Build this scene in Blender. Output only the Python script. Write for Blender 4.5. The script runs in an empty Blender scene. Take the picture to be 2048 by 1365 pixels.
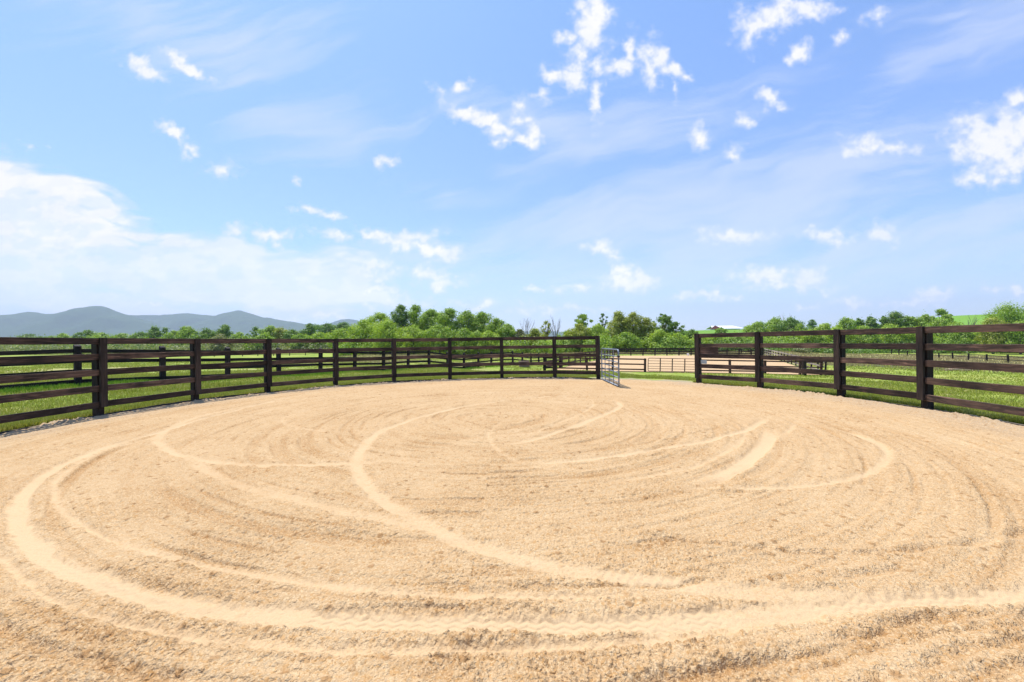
import bpy, math, random
import numpy as np
from mathutils import Matrix, Vector
PI = math.pi
rng = np.random.default_rng(7)
random.seed(7)
scene = bpy.context.scene
COL = scene.collection
F = 820.0; HC = 1.54; ROLL = 0.0132; HZ = 685.1      # focal length in photo pixels, eye height, roll, horizon row
RCX, RCY, RR = -0.29, 8.38, 9.13                      # the pen's circle

# ------------------------------------------------------------------ survey helpers
def lv(x, y):
    dx, dy = x-1024.0, y-682.5
    c, s = math.cos(ROLL), math.sin(ROLL)
    return dx*c-dy*s, dx*s+dy*c-(HZ-682.5)
def flat(x, y):                       # photo point on the level pen floor
    u, v = lv(x, y); Z = F*HC/v
    return (u/F*Z, Z)
def far(x, y, Z):                     # photo point at depth Z
    u, v = lv(x, y)
    return (u/F*Z, Z, HC-v/F*Z)

# ------------------------------------------------------------------ numpy noise
def hsh(ix, iy, seed):
    h = (ix.astype(np.int64)*374761393 + iy.astype(np.int64)*668265263 + seed*1442695041) & 0xffffffff
    h = ((h ^ (h >> 13))*1274126177) & 0xffffffff
    h = (h ^ (h >> 16)) & 0xffffffff
    return h/4294967295.0
def vn(x, y, seed=0):
    x0 = np.floor(x); y0 = np.floor(y); fx = x-x0; fy = y-y0
    fx = fx*fx*fx*(fx*(fx*6-15)+10); fy = fy*fy*fy*(fy*(fy*6-15)+10)
    a = hsh(x0, y0, seed); b = hsh(x0+1, y0, seed); c = hsh(x0, y0+1, seed); d = hsh(x0+1, y0+1, seed)
    return (a+(b-a)*fx)*(1-fy)+(c+(d-c)*fx)*fy
def fbm(x, y, seed=0, o=4):
    s = 0; a = .5; t = 0
    for i in range(o):
        s = s+a*vn(x*2**i+17.3*i, y*2**i-9.1*i, seed+i); t += a; a *= .5
    return s/t
def lump(x, y, seed=0):               # round clods: 1 at a clod's centre, 0 in the gap
    x0 = np.floor(x); y0 = np.floor(y); best = np.full(x.shape, 9.0)
    for i in (-1, 0, 1):
        for j in (-1, 0, 1):
            cx = x0+i; cy = y0+j
            px = cx+hsh(cx, cy, seed); py = cy+hsh(cx, cy, seed+5); k = .6+.9*hsh(cx, cy, seed+9)
            best = np.minimum(best, ((x-px)**2+(y-py)**2)*k)
    return np.sqrt(np.clip(1-best*4.2, 0, 1))
def sst(a, b, x):
    t = np.clip((x-a)/(b-a), 0, 1); return t*t*(3-2*t)

# ------------------------------------------------------------------ materials
def mat(name):
    m = bpy.data.materials.new(name); m.use_nodes = True
    nt = m.node_tree; nt.nodes.clear()
    out = nt.nodes.new('ShaderNodeOutputMaterial')
    return m, nt, out
def N(nt, t, **k):
    n = nt.nodes.new('ShaderNode'+t)
    for a, b in k.items(): setattr(n, a, b)
    return n
def ramp(nt, fac, stops, interp='LINEAR'):
    r = N(nt, 'ValToRGB'); r.color_ramp.interpolation = interp
    el = r.color_ramp.elements
    while len(el) < len(stops): el.new(.5)
    for e, (p, c) in zip(el, stops):
        e.position = p; e.color = (*c, 1) if len(c) == 3 else c
    nt.links.new(fac, r.inputs[0]); return r.outputs[0]
def noise(nt, vec, scale, detail=4, rough=.55, dist=0):
    n = N(nt, 'TexNoise'); n.inputs['Scale'].default_value = scale; n.inputs['Detail'].default_value = detail
    n.inputs['Roughness'].default_value = rough; n.inputs['Distortion'].default_value = dist
    if vec is not None: nt.links.new(vec, n.inputs['Vector'])
    return n.outputs['Fac']
def mixc(nt, f, a, b, bt='MIX'):
    n = N(nt, 'Mix', data_type='RGBA', blend_type=bt)
    for sock, v in ((n.inputs[0], f), (n.inputs[6], a), (n.inputs[7], b)):
        if hasattr(v, 'links') or hasattr(v, 'is_linked'): nt.links.new(v, sock)
        elif isinstance(v, (tuple, list)): sock.default_value = (*v, 1)
        else: sock.default_value = v
    return n.outputs[2]
def mth(nt, op, a, b=None, c=None, clamp=False):
    n = N(nt, 'Math', operation=op, use_clamp=clamp)
    for i, v in enumerate((a, b, c)):
        if v is None: continue
        if isinstance(v, (int, float)): n.inputs[i].default_value = v
        else: nt.links.new(v, n.inputs[i])
    return n.outputs[0]
def attr(nt, nm):
    a = N(nt, 'Attribute'); a.attribute_name = nm; return a.outputs['Fac']
def prin(nt, out, col, rough=.8, metal=0, spec=.3, bump=None, bstr=.3, bdist=.01):
    p = N(nt, 'BsdfPrincipled')
    if isinstance(col, tuple): p.inputs['Base Color'].default_value = (*col, 1)
    else: nt.links.new(col, p.inputs['Base Color'])
    if isinstance(rough, (int, float)): p.inputs['Roughness'].default_value = rough
    else: nt.links.new(rough, p.inputs['Roughness'])
    p.inputs['Metallic'].default_value = metal
    p.inputs['Specular IOR Level'].default_value = spec
    if bump is not None:
        b = N(nt, 'Bump'); b.inputs['Strength'].default_value = bstr; b.inputs['Distance'].default_value = bdist
        nt.links.new(bump, b.inputs['Height']); nt.links.new(b.outputs[0], p.inputs['Normal'])
    nt.links.new(p.outputs[0], out.inputs[0]); return p

def wood(name, axis, c0, c1, c2):     # stained boards, grain along the part's own axis
    m, nt, out = mat(name)
    tc = N(nt, 'TexCoord'); oi = N(nt, 'ObjectInfo')
    off = N(nt, 'VectorMath', operation='MULTIPLY_ADD')
    nt.links.new(oi.outputs['Random'], off.inputs[0]); off.inputs[1].default_value = (37, 91, 53)
    nt.links.new(tc.outputs['Object'], off.inputs[2])
    mp = N(nt, 'Mapping'); sc = [14, 14, 14]; sc['xyz'.index(axis)] = 1.1
    mp.inputs['Scale'].default_value = sc; nt.links.new(off.outputs[0], mp.inputs['Vector'])
    g = noise(nt, mp.outputs[0], 2.2, 6, .65, .6)
    big = noise(nt, off.outputs[0], 1.3, 3, .5)
    col = ramp(nt, g, [(.3, c0), (.52, c1), (.66, c2), (.78, tuple(min(1, v*1.8) for v in c2))])
    wear = ramp(nt, big, [(.42, (0, 0, 0)), (.62, (1, 1, 1))])
    col = mixc(nt, mth(nt, 'MULTIPLY', wear, .55), col, mixc(nt, g, c1, tuple(v*1.5 for v in c2)))
    per = mth(nt, 'MULTIPLY_ADD', oi.outputs['Random'], .9, .55)
    col = mixc(nt, 1.0, col, per, 'MULTIPLY')
    prin(nt, out, col, .7, spec=.22, bump=g, bstr=.6, bdist=.004)
    return m
M = {}
M['rail'] = wood('dark stained rail wood', 'x', (.008, .006, .004), (.043, .028, .020), (.150, .088, .060))
M['post'] = wood('dark stained post wood', 'z', (.008, .006, .005), (.023, .0165, .0125), (.060, .040, .029))
M['black_rail'] = wood('black tarred rail wood', 'x', (.006, .005, .005), (.014, .010, .009), (.04, .025, .02))
M['black_post'] = wood('black tarred post wood', 'z', (.006, .005, .005), (.014, .010, .009), (.05, .03, .022))
M['grey_rail'] = wood('light grey rail wood', 'x', (.10, .085, .07), (.24, .21, .18), (.36, .33, .28))  # paler, greyer boards than the other fences
M['brown_rail'] = wood('brown stained rail wood', 'x', (.03, .013, .009), (.07, .03, .02), (.12, .055, .04))
M['brown_post'] = wood('brown stained post wood', 'z', (.02, .010, .008), (.045, .022, .016), (.09, .045, .032))
M['log'] = wood('dry split wood', 'x', (.12, .07, .045), (.30, .20, .14), (.45, .34, .25))
def inv_(nt, x): return mth(nt, 'SUBTRACT', 1.0, x)
def simple(name, col, rough=.5, metal=0, var=.25, sc=9, spec=.4):
    m, nt, out = mat(name); tc = N(nt, 'TexCoord')
    n = noise(nt, tc.outputs['Object'], sc, 5)
    c = mixc(nt, n, tuple(v*(1-var) for v in col), tuple(min(1, v*(1+var)) for v in col))
    prin(nt, out, c, rough, metal, spec, bump=n, bstr=.15, bdist=.003); return m
M['galv'] = simple('galvanised steel tube', (.21, .24, .28), .45, .5, .2, 14)
M['dkmetal'] = simple('dark rusty tube', (.06, .035, .028), .55, .3, .35, 12)
M['white_roof'] = simple('white metal roofing', (.80, .80, .80), .45, 0, .03, 2)
M['red_wall'] = simple('red brown painted boards', (.20, .055, .045), .7, 0, .2, 1)
M['white_wall'] = simple('white painted boards', (.65, .64, .62), .7, 0, .08, 1)
M['grey_roof'] = simple('grey blue metal roofing', (.33, .38, .42), .5, 0, .1, 1)
M['sign'] = simple('pale grey painted plate', (.42, .46, .44), .5, .1, .15, 20)
M['edging'] = simple('black edging strip', (.022, .02, .018), .7, 0, .3, 12)
M['white'] = simple('white plastic', (.8, .8, .8), .4, 0, .05, 5)
M['bark'] = simple('grey brown bark', (.11, .085, .065), .9, 0, .4, 6)
M['deadbark'] = simple('bare grey bark', (.17, .15, .135), .9, 0, .3, 6)
M['block'] = simple('faded brown painted boards', (.26, .17, .13), .8, 0, .25, 8)
M['tarp'] = simple('dark grey green tarp', (.10, .13, .13), .6, 0, .4, 3)

def leafmat(name, a, b, c):
    m, nt, out = mat(name)
    geo = N(nt, 'NewGeometry'); tc = N(nt, 'TexCoord')
    big = noise(nt, tc.outputs['Object'], .45, 3)
    f = mth(nt, 'MULTIPLY_ADD', geo.outputs['Random Per Island'], .5, mth(nt, 'MULTIPLY', big, .55))
    col = ramp(nt, f, [(.2, a), (.5, b), (.8, c)])
    d = N(nt, 'BsdfDiffuse'); t = N(nt, 'BsdfTranslucent'); g = N(nt, 'BsdfGlossy'); g.inputs['Roughness'].default_value = .55
    nt.links.new(col, d.inputs[0])
    nt.links.new(mixc(nt, 1.0, col, (1.25, 1.3, .55), 'MULTIPLY'), t.inputs[0])
    ms = N(nt, 'MixShader'); ms.inputs[0].default_value = .38
    nt.links.new(d.outputs[0], ms.inputs[1]); nt.links.new(t.outputs[0], ms.inputs[2])
    m2 = N(nt, 'MixShader'); m2.inputs[0].default_value = .05
    nt.links.new(ms.outputs[0], m2.inputs[1]); nt.links.new(g.outputs[0], m2.inputs[2])
    nt.links.new(m2.outputs[0], out.inputs[0]); return m
LEAF = {
 'bright': leafmat('bright green leaves', (.19, .28, .02), (.33, .46, .03), (.47, .58, .07)),
 'mid':    leafmat('mid green leaves', (0.132, 0.221, 0.019), (0.251, 0.389, 0.033), (0.412, 0.532, 0.057)),
 'dark':   leafmat('dark green leaves', (0.074, 0.143, 0.019), (0.147, 0.260, 0.033), (0.265, 0.389, 0.052)),
 'olive':  leafmat('olive green leaves', (0.177, 0.221, 0.024), (0.309, 0.363, 0.043), (0.485, 0.493, 0.071)),
 'far':    leafmat('distant dark green leaves', (0.081, 0.156, 0.038), (0.147, 0.260, 0.052), (0.251, 0.363, 0.076)),
 'brush':  leafmat('grey olive brush leaves', (.15, .17, .06), (.23, .25, .09), (.32, .34, .14)),
}
def blademat(name, a, b, c, tr=.3):
    m, nt, out = mat(name)
    geo = N(nt, 'NewGeometry')
    big = noise(nt, geo.outputs['Position'], .8, 4)
    f = mth(nt, 'MULTIPLY_ADD', geo.outputs['Random Per Island'], .5, mth(nt, 'MULTIPLY', big, .55))
    col = ramp(nt, f, [(.2, a), (.5, b), (.85, c)])
    d = N(nt, 'BsdfDiffuse'); t = N(nt, 'BsdfTranslucent')
    nt.links.new(col, d.inputs[0]); nt.links.new(col, t.inputs[0])
    ms = N(nt, 'MixShader'); ms.inputs[0].default_value = tr
    nt.links.new(d.outputs[0], ms.inputs[1]); nt.links.new(t.outputs[0], ms.inputs[2])
    nt.links.new(ms.outputs[0], out.inputs[0]); return m
M['blade'] = blademat('mown grass blades', (.22, .26, .03), (.36, .40, .055), (.55, .50, .19))
M['weed'] = blademat('lush green weeds', (.10, .22, .02), (.18, .34, .03), (.32, .44, .06))
M['straw'] = blademat('dry tall grass', (.22, .20, .08), (.40, .33, .15), (.52, .45, .24))

# sand of the pen and of the far arena
def sandmat(name, arena=False):
    m, nt, out = mat(name)
    geo = N(nt, 'NewGeometry'); P = geo.outputs['Position']
    n1 = noise(nt, P, .55, 5, .6); n2 = noise(nt, P, 9, 6, .7); n3 = noise(nt, P, 75, 4, .7)
    rough = ramp(nt, n1, [(.35, (.525, .352, .185)), (.65, (.572, .40, .22))])
    col = mixc(nt, ramp(nt, n2, [(.45, (0, 0, 0)), (.72, (1, 1, 1))]), rough, (.50, .325, .16))
    if not arena:
        tr = attr(nt, 'track'); ed = attr(nt, 'edge'); cl = attr(nt, 'shade_marks')
        col = mixc(nt, mth(nt, 'MULTIPLY', cl, .75, clamp=True), col, (.36, .19, .07))  # shade of clods and grooves painted in as darker sand
        col = mixc(nt, mth(nt, 'MULTIPLY', tr, .80, clamp=True), col, mixc(nt, n2, (.54, .388, .222), (.572, .42, .25)))
        en = mth(nt, 'MULTIPLY', ed, mth(nt, 'MULTIPLY_ADD', n2, 1.8, .05, clamp=True), clamp=True)
        col = mixc(nt, en, col, mixc(nt, n3, (.33, .25, .17), (.49, .38, .26)))
    else:
        col = mixc(nt, .35, col, (.51, .375, .245))
    col = mixc(nt, mth(nt, 'MULTIPLY', ramp(nt, n3, [(.5, (0, 0, 0)), (.8, (1, 1, 1))]), .5), col, (.37, .24, .13))
    def vor(sc, out_='Distance'):
        v = N(nt, 'TexVoronoi'); v.inputs['Scale'].default_value = sc
        w = N(nt, 'VectorMath', operation='MULTIPLY_ADD'); nn_ = N(nt, 'TexNoise'); nn_.inputs['Scale'].default_value = 40
        nt.links.new(P, nn_.inputs['Vector']); nt.links.new(nn_.outputs['Color'], w.inputs[0]); w.inputs[1].default_value = (.02, .03, .045); nt.links.new(P, w.inputs[2])
        nt.links.new(w.outputs[0], v.inputs['Vector']); return v
    v1 = vor(48); v2 = vor(105)
    rf = inv_(nt, attr(nt, 'track')) if not arena else 1.0
    sepc = N(nt, 'SeparateColor'); nt.links.new(v1.outputs['Color'], sepc.inputs[0])
    sep2 = N(nt, 'SeparateColor'); nt.links.new(v2.outputs['Color'], sep2.inputs[0])
    dk = mth(nt, 'MULTIPLY', ramp(nt, sepc.outputs[0], [(.72, (0, 0, 0)), (.88, (1, 1, 1))]), mth(nt, 'MULTIPLY', rf, .55))
    col = mixc(nt, dk, col, (.46, .25, .088))
    lt = mth(nt, 'MULTIPLY', ramp(nt, sep2.outputs[1], [(.62, (0, 0, 0)), (.8, (1, 1, 1))]), mth(nt, 'MULTIPLY', rf, .55))
    col = mixc(nt, lt, col, (.655, .485, .285))
    v3 = vor(8.5); s3 = N(nt, 'SeparateColor'); nt.links.new(v3.outputs['Color'], s3.inputs[0])
    dot = mth(nt, 'MULTIPLY', ramp(nt, v3.outputs['Distance'], [(.14, (1, 1, 1)), (.26, (0, 0, 0))]), ramp(nt, s3.outputs[0], [(.45, (0, 0, 0)), (.55, (1, 1, 1))]))
    col = mixc(nt, mth(nt, 'MULTIPLY', dot, mth(nt, 'MULTIPLY', rf, .75)), col, (.34, .185, .075))  # dark dots paint the small shadows of scattered clods
    hh_ = mth(nt, 'ADD', mth(nt, 'MULTIPLY', v1.outputs['Distance'], -1.0), mth(nt, 'MULTIPLY', v2.outputs['Distance'], -.55))
    hh_ = mth(nt, 'MULTIPLY_ADD', dot, .9, hh_)
    hh_ = mth(nt, 'MULTIPLY', hh_, mth(nt, 'MULTIPLY_ADD', rf, .92, .08))
    b = mth(nt, 'ADD', hh_, mth(nt, 'MULTIPLY', noise(nt, P, 190, 3, .6), .22))
    prin(nt, out, col, .95, spec=.08, bump=b, bstr=.8, bdist=.012)
    return m
M['sand'] = sandmat('pale riding sand'); M['asand'] = sandmat('arena riding sand', True)

def groundmat():
    m, nt, out = mat('grass field')
    geo = N(nt, 'NewGeometry'); P = geo.outputs['Position']
    n1 = noise(nt, P, .22, 7, .7); n2 = noise(nt, P, 1.6, 6, .7); n3 = noise(nt, P, 22, 4, .7)
    g = ramp(nt, n1, [(.36, (.14, .225, .03)), (.5, (.235, .31, .04)), (.62, (.36, .37, .09))])
    g = mixc(nt, ramp(nt, n2, [(.45, (0, 0, 0)), (.75, (.8, .8, .8))]), g, (.17, .26, .04))
    g = mixc(nt, mth(nt, 'MULTIPLY', n3, .35), g, (.40, .42, .13))
    t = mixc(nt, n2, (.42, .33, .17), (.34, .33, .13))
    g = mixc(nt, mth(nt, 'MULTIPLY', attr(nt, 'tan'), mth(nt, 'MULTIPLY_ADD', n2, 1.2, .2, clamp=True), clamp=True), g, t)
    g = mixc(nt, attr(nt, 'crop'), g, mixc(nt, n1, (.13, .26, .035), (.17, .31, .05)))
    e = mixc(nt, n3, (.33, .25, .17), (.44, .35, .25))
    g = mixc(nt, attr(nt, 'dirt'), g, e)
    prin(nt, out, g, .95, spec=.08, bump=mth(nt, 'ADD', n2, n3), bstr=.6, bdist=.06)
    return m
M['ground'] = groundmat()
def mountmat():
    m, nt, out = mat('wooded mountain side')
    geo = N(nt, 'NewGeometry'); P = geo.outputs['Position']
    n1 = noise(nt, P, .012, 8, .75); n2 = noise(nt, P, .0022, 4, .6)
    c = mixc(nt, n1, (.02, .05, .02), (.10, .16, .05)); c = mixc(nt, mth(nt, 'MULTIPLY', n2, .5), c, (.06, .11, .03))
    prin(nt, out, c, 1, spec=0, bump=n1, bstr=1, bdist=30); return m
M['mount'] = mountmat()

# ------------------------------------------------------------------ mesh helpers
def link(name, me, m, parent=None, loc=None):
    o = bpy.data.objects.new(name, me); COL.objects.link(o)
    if m is not None and len(me.materials) == 0: me.materials.append(m)
    if parent is not None: o.parent = parent
    if loc is not None: o.location = loc
    return o
def tag(o, label, cat, group=None, kind=None):
    if label: o['label'] = label
    if cat: o['category'] = cat
    if group: o['group'] = group
    if kind: o['kind'] = kind
    return o
def empty(name, loc, label, cat, group=None, kind=None):
    o = bpy.data.objects.new(name, None); COL.objects.link(o); o.location = loc; o.empty_display_size = .2
    return tag(o, label, cat, group, kind)
def npmesh(name, V, Fc, n, smooth=False):      # faces all of n corners
    me = bpy.data.meshes.new(name)
    V = np.asarray(V, np.float32); Fc = np.asarray(Fc, np.int32).reshape(-1)
    k = len(Fc)//n
    me.vertices.add(len(V)); me.vertices.foreach_set('co', V.reshape(-1))
    me.loops.add(len(Fc)); me.loops.foreach_set('vertex_index', Fc)
    me.polygons.add(k); me.polygons.foreach_set('loop_start', np.arange(0, k*n, n, dtype=np.int32))
    me.polygons.foreach_set('loop_total', np.full(k, n, np.int32))
    if smooth: me.polygons.foreach_set('use_smooth', np.ones(k, bool))
    me.update(calc_edges=True); return me
class MB:
    def __init__(s): s.v = []; s.f = []
    def add(s, v, f):
        b = len(s.v); s.v += [tuple(p) for p in v]; s.f += [tuple(i+b for i in q) for q in f]
    def box(s, x0, x1, y0, y1, z0, z1):
        s.add([(x0,y0,z0),(x1,y0,z0),(x1,y1,z0),(x0,y1,z0),(x0,y0,z1),(x1,y0,z1),(x1,y1,z1),(x0,y1,z1)],
              [(0,3,2,1),(4,5,6,7),(0,1,5,4),(1,2,6,5),(2,3,7,6),(3,0,4,7)])
    def board(s, L, t, w, y0=0, z0=0, c=.005, n=6, wob=.004, x0=0.0):   # chamfered board along x
        prof = [(-t/2+c,-w/2),(t/2-c,-w/2),(t/2,-w/2+c),(t/2,w/2-c),(t/2-c,w/2),(-t/2+c,w/2),(-t/2,w/2-c),(-t/2,-w/2+c)]
        V = []; Fq = []
        for i in range(n+1):
            oy = random.uniform(-1,1)*wob*(0 < i < n); oz = random.uniform(-1,1)*wob*(0 < i < n)
            V += [(x0+L*i/n, y0+oy+p, z0+oz+q) for p, q in prof]
        for i in range(n):
            for j in range(8):
                Fq.append((i*8+j, i*8+(j+1)%8, i*8+8+(j+1)%8, i*8+8+j))
        s.add(V, [q[::-1] for q in Fq]); b = len(s.v)-len(V)
        s.f.append(tuple(b+j for j in range(8))); s.f.append(tuple(b+n*8+j for j in reversed(range(8))))
    def post(s, w, d, h, c=.01, slope=0.0, z0=0.0):   # chamfered post along z
        prof = [(-w/2+c,-d/2),(w/2-c,-d/2),(w/2,-d/2+c),(w/2,d/2-c),(w/2-c,d/2),(-w/2+c,d/2),(-w/2,d/2-c),(-w/2,-d/2+c)]
        V = [(p,q,z0) for p,q in prof]+[(p,q,h-c+slope*q) for p,q in prof]+[(p*.9,q*.9,h+slope*q) for p,q in prof]
        Fq = []
        for i in range(2):
            for j in range(8): Fq.append((i*8+j, i*8+(j+1)%8, i*8+8+(j+1)%8, i*8+8+j))
        Fq += [tuple(reversed(range(8))), tuple(range(16, 24))]
        s.add(V, Fq)
    def tube(s, pts, rad, k=8, cap=True):
        pts = [Vector(p) for p in pts]; rad = rad if hasattr(rad, '__len__') else [rad]*len(pts)
        b = len(s.v); up = Vector((0.123, .31, .94)); n = None
        for i, p in enumerate(pts):
            d = (pts[min(i+1, len(pts)-1)]-pts[max(i-1, 0)]).normalized()
            if n is None:
                n = d.cross(up); n = n.normalized() if n.length > .01 else d.cross(Vector((1, 0, 0))).normalized()
            n = (n-d*n.dot(d)).normalized(); bb = d.cross(n)
            for j in range(k):
                a = 2*PI*j/k; s.v.append(tuple(p+(n*math.cos(a)+bb*math.sin(a))*rad[i]))
        for i in range(len(pts)-1):
            for j in range(k):
                s.f.append((b+i*k+j, b+i*k+(j+1)%k, b+(i+1)*k+(j+1)%k, b+(i+1)*k+j))
        if cap:
            s.f.append(tuple(b+j for j in reversed(range(k)))); s.f.append(tuple(b+(len(pts)-1)*k+j for j in range(k)))
    def mesh(s, name, smooth=False):
        me = bpy.data.meshes.new(name); me.from_pydata(s.v, [], s.f); me.update()
        if smooth: me.polygons.foreach_set('use_smooth', [True]*len(me.polygons))
        return me
    def build(s, name, m, parent=None, loc=None, smooth=False): return link(name, s.mesh(name, smooth), m, parent, loc)

# ------------------------------------------------------------------ terrain shape
def linefit(xs):                        # equally spaced posts seen at these columns -> ray parameters
    u = (np.array(xs, float)-1024)/F; i = np.arange(len(u))
    Mx = np.c_[np.ones(len(u)), i, -i*u]
    return np.linalg.lstsq(Mx, u, rcond=None)[0]
PADX = [159,321,453,556.5,640,708,768,816,857.5,894,927.5,956,982,1004,1025.6,1044,1061,1077,1091]
xi, al, be = linefit(PADX); PZ0 = 2.44/math.hypot(al, be)
padpos = [((xi+i*al)*PZ0, (1+i*be)*PZ0) for i in range(-3, 19)]
RPX = [1782,1799,1814.5,1831,1853,1878,1906,1937,1973,2015]
xi2, al2, be2 = linefit(RPX); RZ0 = 62.0/(1+9*be2)
rppos = [((xi2+i*al2)*RZ0, (1+i*be2)*RZ0) for i in range(0, 13)]
CP = [far(*a) for a in (
 (159,771,14.5),(-150,791,12.5),(453,757,19),(768,742.5,27.8),(982,732,41.2),(1091,727,54.5),(640,748,23),
 (0,735,40),(300,722,60),(100,712,90),(400,716,110),(600,715,110),(800,712,90),(950,710,100),
 (0,706,200),(300,705,200),(600,703,200),(-400,712,200),(750,704,130),(900,705,120),(1080,706,120),
 (1100,740,36.5),(1290,744,36.5),(1460,746.5,36.5),(1642,750,36.5),(1237,712,76),(1380,711.5,76),(1527,711,76),(1180,725,50),(1580,727,52),
 (1150,704,110),(1350,703.5,110),(1500,703,120),
 (1700,735,38),(1850,734,45),(1925,742,35),(2015,726.5,62),(1937,722,72),(1782,716,95),(1700,712,105),(1600,712,95),(2200,740,50),(2200,715,90),
 (1650,703,145),(1800,703,145),(1980,703,140),(2300,705,150),
 (1440,672,250),(1440,661,390),(1330,674,300),(1550,668,300),(1700,668,300),(1930,660,230),(1930,632,370),(1800,660,370),(2100,630,370),(2300,625,400),
 (1250,680,300),(1000,688,300),(600,698,350),(200,700,400),(-300,704,400))]
CP += [(0,-25,0),(-25,-15,.1),(25,-15,-.5),(0,-90,0),(-90,-60,1),(90,-60,-3),(-60,10,.6),(-40,25,.1),(30,8,-1.2),(22,16,-1.0),(60,30,-3),(14,20,-.75),(4,24,-.55),(-4,22,-.35)]
far_r = [(math.radians(a), 900.0, z) for a, z in ((-60,-4),(-40,-4),(-20,-3),(0,-2),(15,4),(28,5),(45,12),(60,12),(120,0),(180,0),(240,0))]
CP += [(r*math.sin(a), r*math.cos(a), z) for a, r, z in far_r]
CP = np.array(CP)
def q2(X, Y):
    r = np.hypot(X, Y)+1.0; th = np.arctan2(X, Y)
    L = np.log(r)*1.3
    return L*np.sin(th)*.0+np.sin(th)*1.6, np.cos(th)*1.6, L
cq = np.stack(q2(CP[:,0], CP[:,1]), 1)
def ground(X, Y):
    X = np.asarray(X, float); Y = np.asarray(Y, float); sh = X.shape
    x = X.ravel(); y = Y.ravel(); res = np.empty(len(x))
    for s in range(0, len(x), 20000):
        a = np.stack(q2(x[s:s+20000], y[s:s+20000]), 1)
        d2 = ((a[:, None, :]-cq[None])**2).sum(2)+2e-4
        w = d2**-2.0
        res[s:s+20000] = (w*CP[:, 2]).sum(1)/w.sum(1)
    rc = np.hypot(x-RCX, y-RCY)
    res = res*sst(RR+.4, RR+7.5, rc)
    # the riding arena is graded flat
    return res.reshape(sh)
def g1(x, y): return float(ground(np.array([x]), np.array([y]))[0])

# riding arena corners
def arc(x, y, Z): p = far(x, y, Z); return np.array(p)
NL, NR_, FR, FL = arc(1100,740,36.5), arc(1642,750,36.5), arc(1527,711,76), arc(1237,712,76)
def arena_uv(X, Y):
    # inverse bilinear (parallelogram approx by iteration)
    e1 = (NR_-NL)[:2]; 
    v = (Y-NL[1])/(FL[1]-NL[1])
    xl = NL[0]+(FL[0]-NL[0])*v; xr = NR_[0]+(FR[0]-NR_[0])*v
    return (X-xl)/(xr-xl), v
def arena_z(u, v):
    return (NL[2]*(1-u)+NR_[2]*u)*(1-v)+(FL[2]*(1-u)+FR[2]*u)*v

# ------------------------------------------------------------------ terrain mesh (polar round the pen)
rad = [RR-.45]
while rad[-1] < 13: rad.append(rad[-1]+.10)
while rad[-1] < 8500: rad.append(rad[-1]*1.0115+.02)
rad = np.array(rad); nt_ = 900
ths = np.linspace(0, 2*PI, nt_, endpoint=False)
Rg, Tg = np.meshgrid(rad, ths, indexing='ij')
GX = RCX+Rg*np.sin(Tg); GY = RCY+Rg*np.cos(Tg)
GZ = ground(GX, GY)
bump = (fbm(GX*.9, GY*.9, 3)-.5)*.10*sst(RR+.5, RR+3, Rg)*sst(200, 60, Rg)+(fbm(GX*5, GY*5, 4)-.5)*.03*sst(RR, RR+.4, Rg)*sst(40, 20, Rg)
au, av = arena_uv(GX, GY)
ina = sst(-.06, -.01, au)*sst(1.06, 1.01, au)*sst(-.06, -.01, av)*sst(1.06, 1.01, av)
GZ = GZ+bump
GZ = GZ*(1-ina)+arena_z(np.clip(au,-.1,1.1), np.clip(av,-.1,1.1))*ina-.05*ina
GZ = np.where(Rg < RR-.12, -.14, GZ+.0)
nr = len(rad)
V = np.stack([GX, GY, GZ], 2).reshape(-1, 3)
i0 = (np.arange(nr-1)[:, None]*nt_+np.arange(nt_)[None]); j1 = (np.arange(nt_)+1) % nt_
i1 = np.arange(nr-1)[:, None]*nt_+j1[None]
Fq = np.stack([i0, i1, i1+nt_, i0+nt_], 2).reshape(-1, 4)[:, ::-1]
me = npmesh('ground', V, Fq, 4, True)
def setattr_f(me, nm, arr):
    a = me.attributes.new(nm, 'FLOAT', 'POINT'); a.data.foreach_set('value', np.asarray(arr, np.float32).ravel())
cd = np.hypot(GX, GY); cth = np.arctan2(GX, GY)
pn = fbm(GX*.045, GY*.12, 21); pn2 = fbm(GX*.16, GY*.3, 22)
tan = sst(50, 62, cd)*sst(160, 140, cd)*sst(-.42, -.3, cth)*sst(.42, .58, pn+.22*(cd > 88)+.32*((cth > .38) & (cd > 78)))
tan = np.maximum(tan, .8*sst(17, 24, cd)*sst(70, 50, cd)*sst(.56, .66, pn2)*(cth < .05))
tan = np.where((cth > -.02) & (cth < .5), tan*sst(72, 84, cd), tan)
tan = np.maximum(tan, .72*sst(.60, .72, fbm(GX*.8, GY*.8, 24))*sst(RR, RR+1, Rg)*(cd < 40))
crop = sst(190, 210, cd)*sst(.1, .2, cth)*(cth < 1.2)
dirt = sst(RR+.28, RR+.12, Rg+(fbm(GX*4, GY*4, 25)-.5)*.35)
opening = sst(.36, .40, np.arctan2(GX-RCX, GY-RCY))*sst(.85, .80, np.arctan2(GX-RCX, GY-RCY))
dirt = np.maximum(dirt, opening*sst(RR+.9, RR+.4, Rg+(fbm(GX*2, GY*2, 26)-.5)*1.0)*.8)
setattr_f(me, 'tan', tan); setattr_f(me, 'crop', crop); setattr_f(me, 'dirt', dirt)
tag(link('ground', me, M['ground']), None, None, kind='structure')

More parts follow.
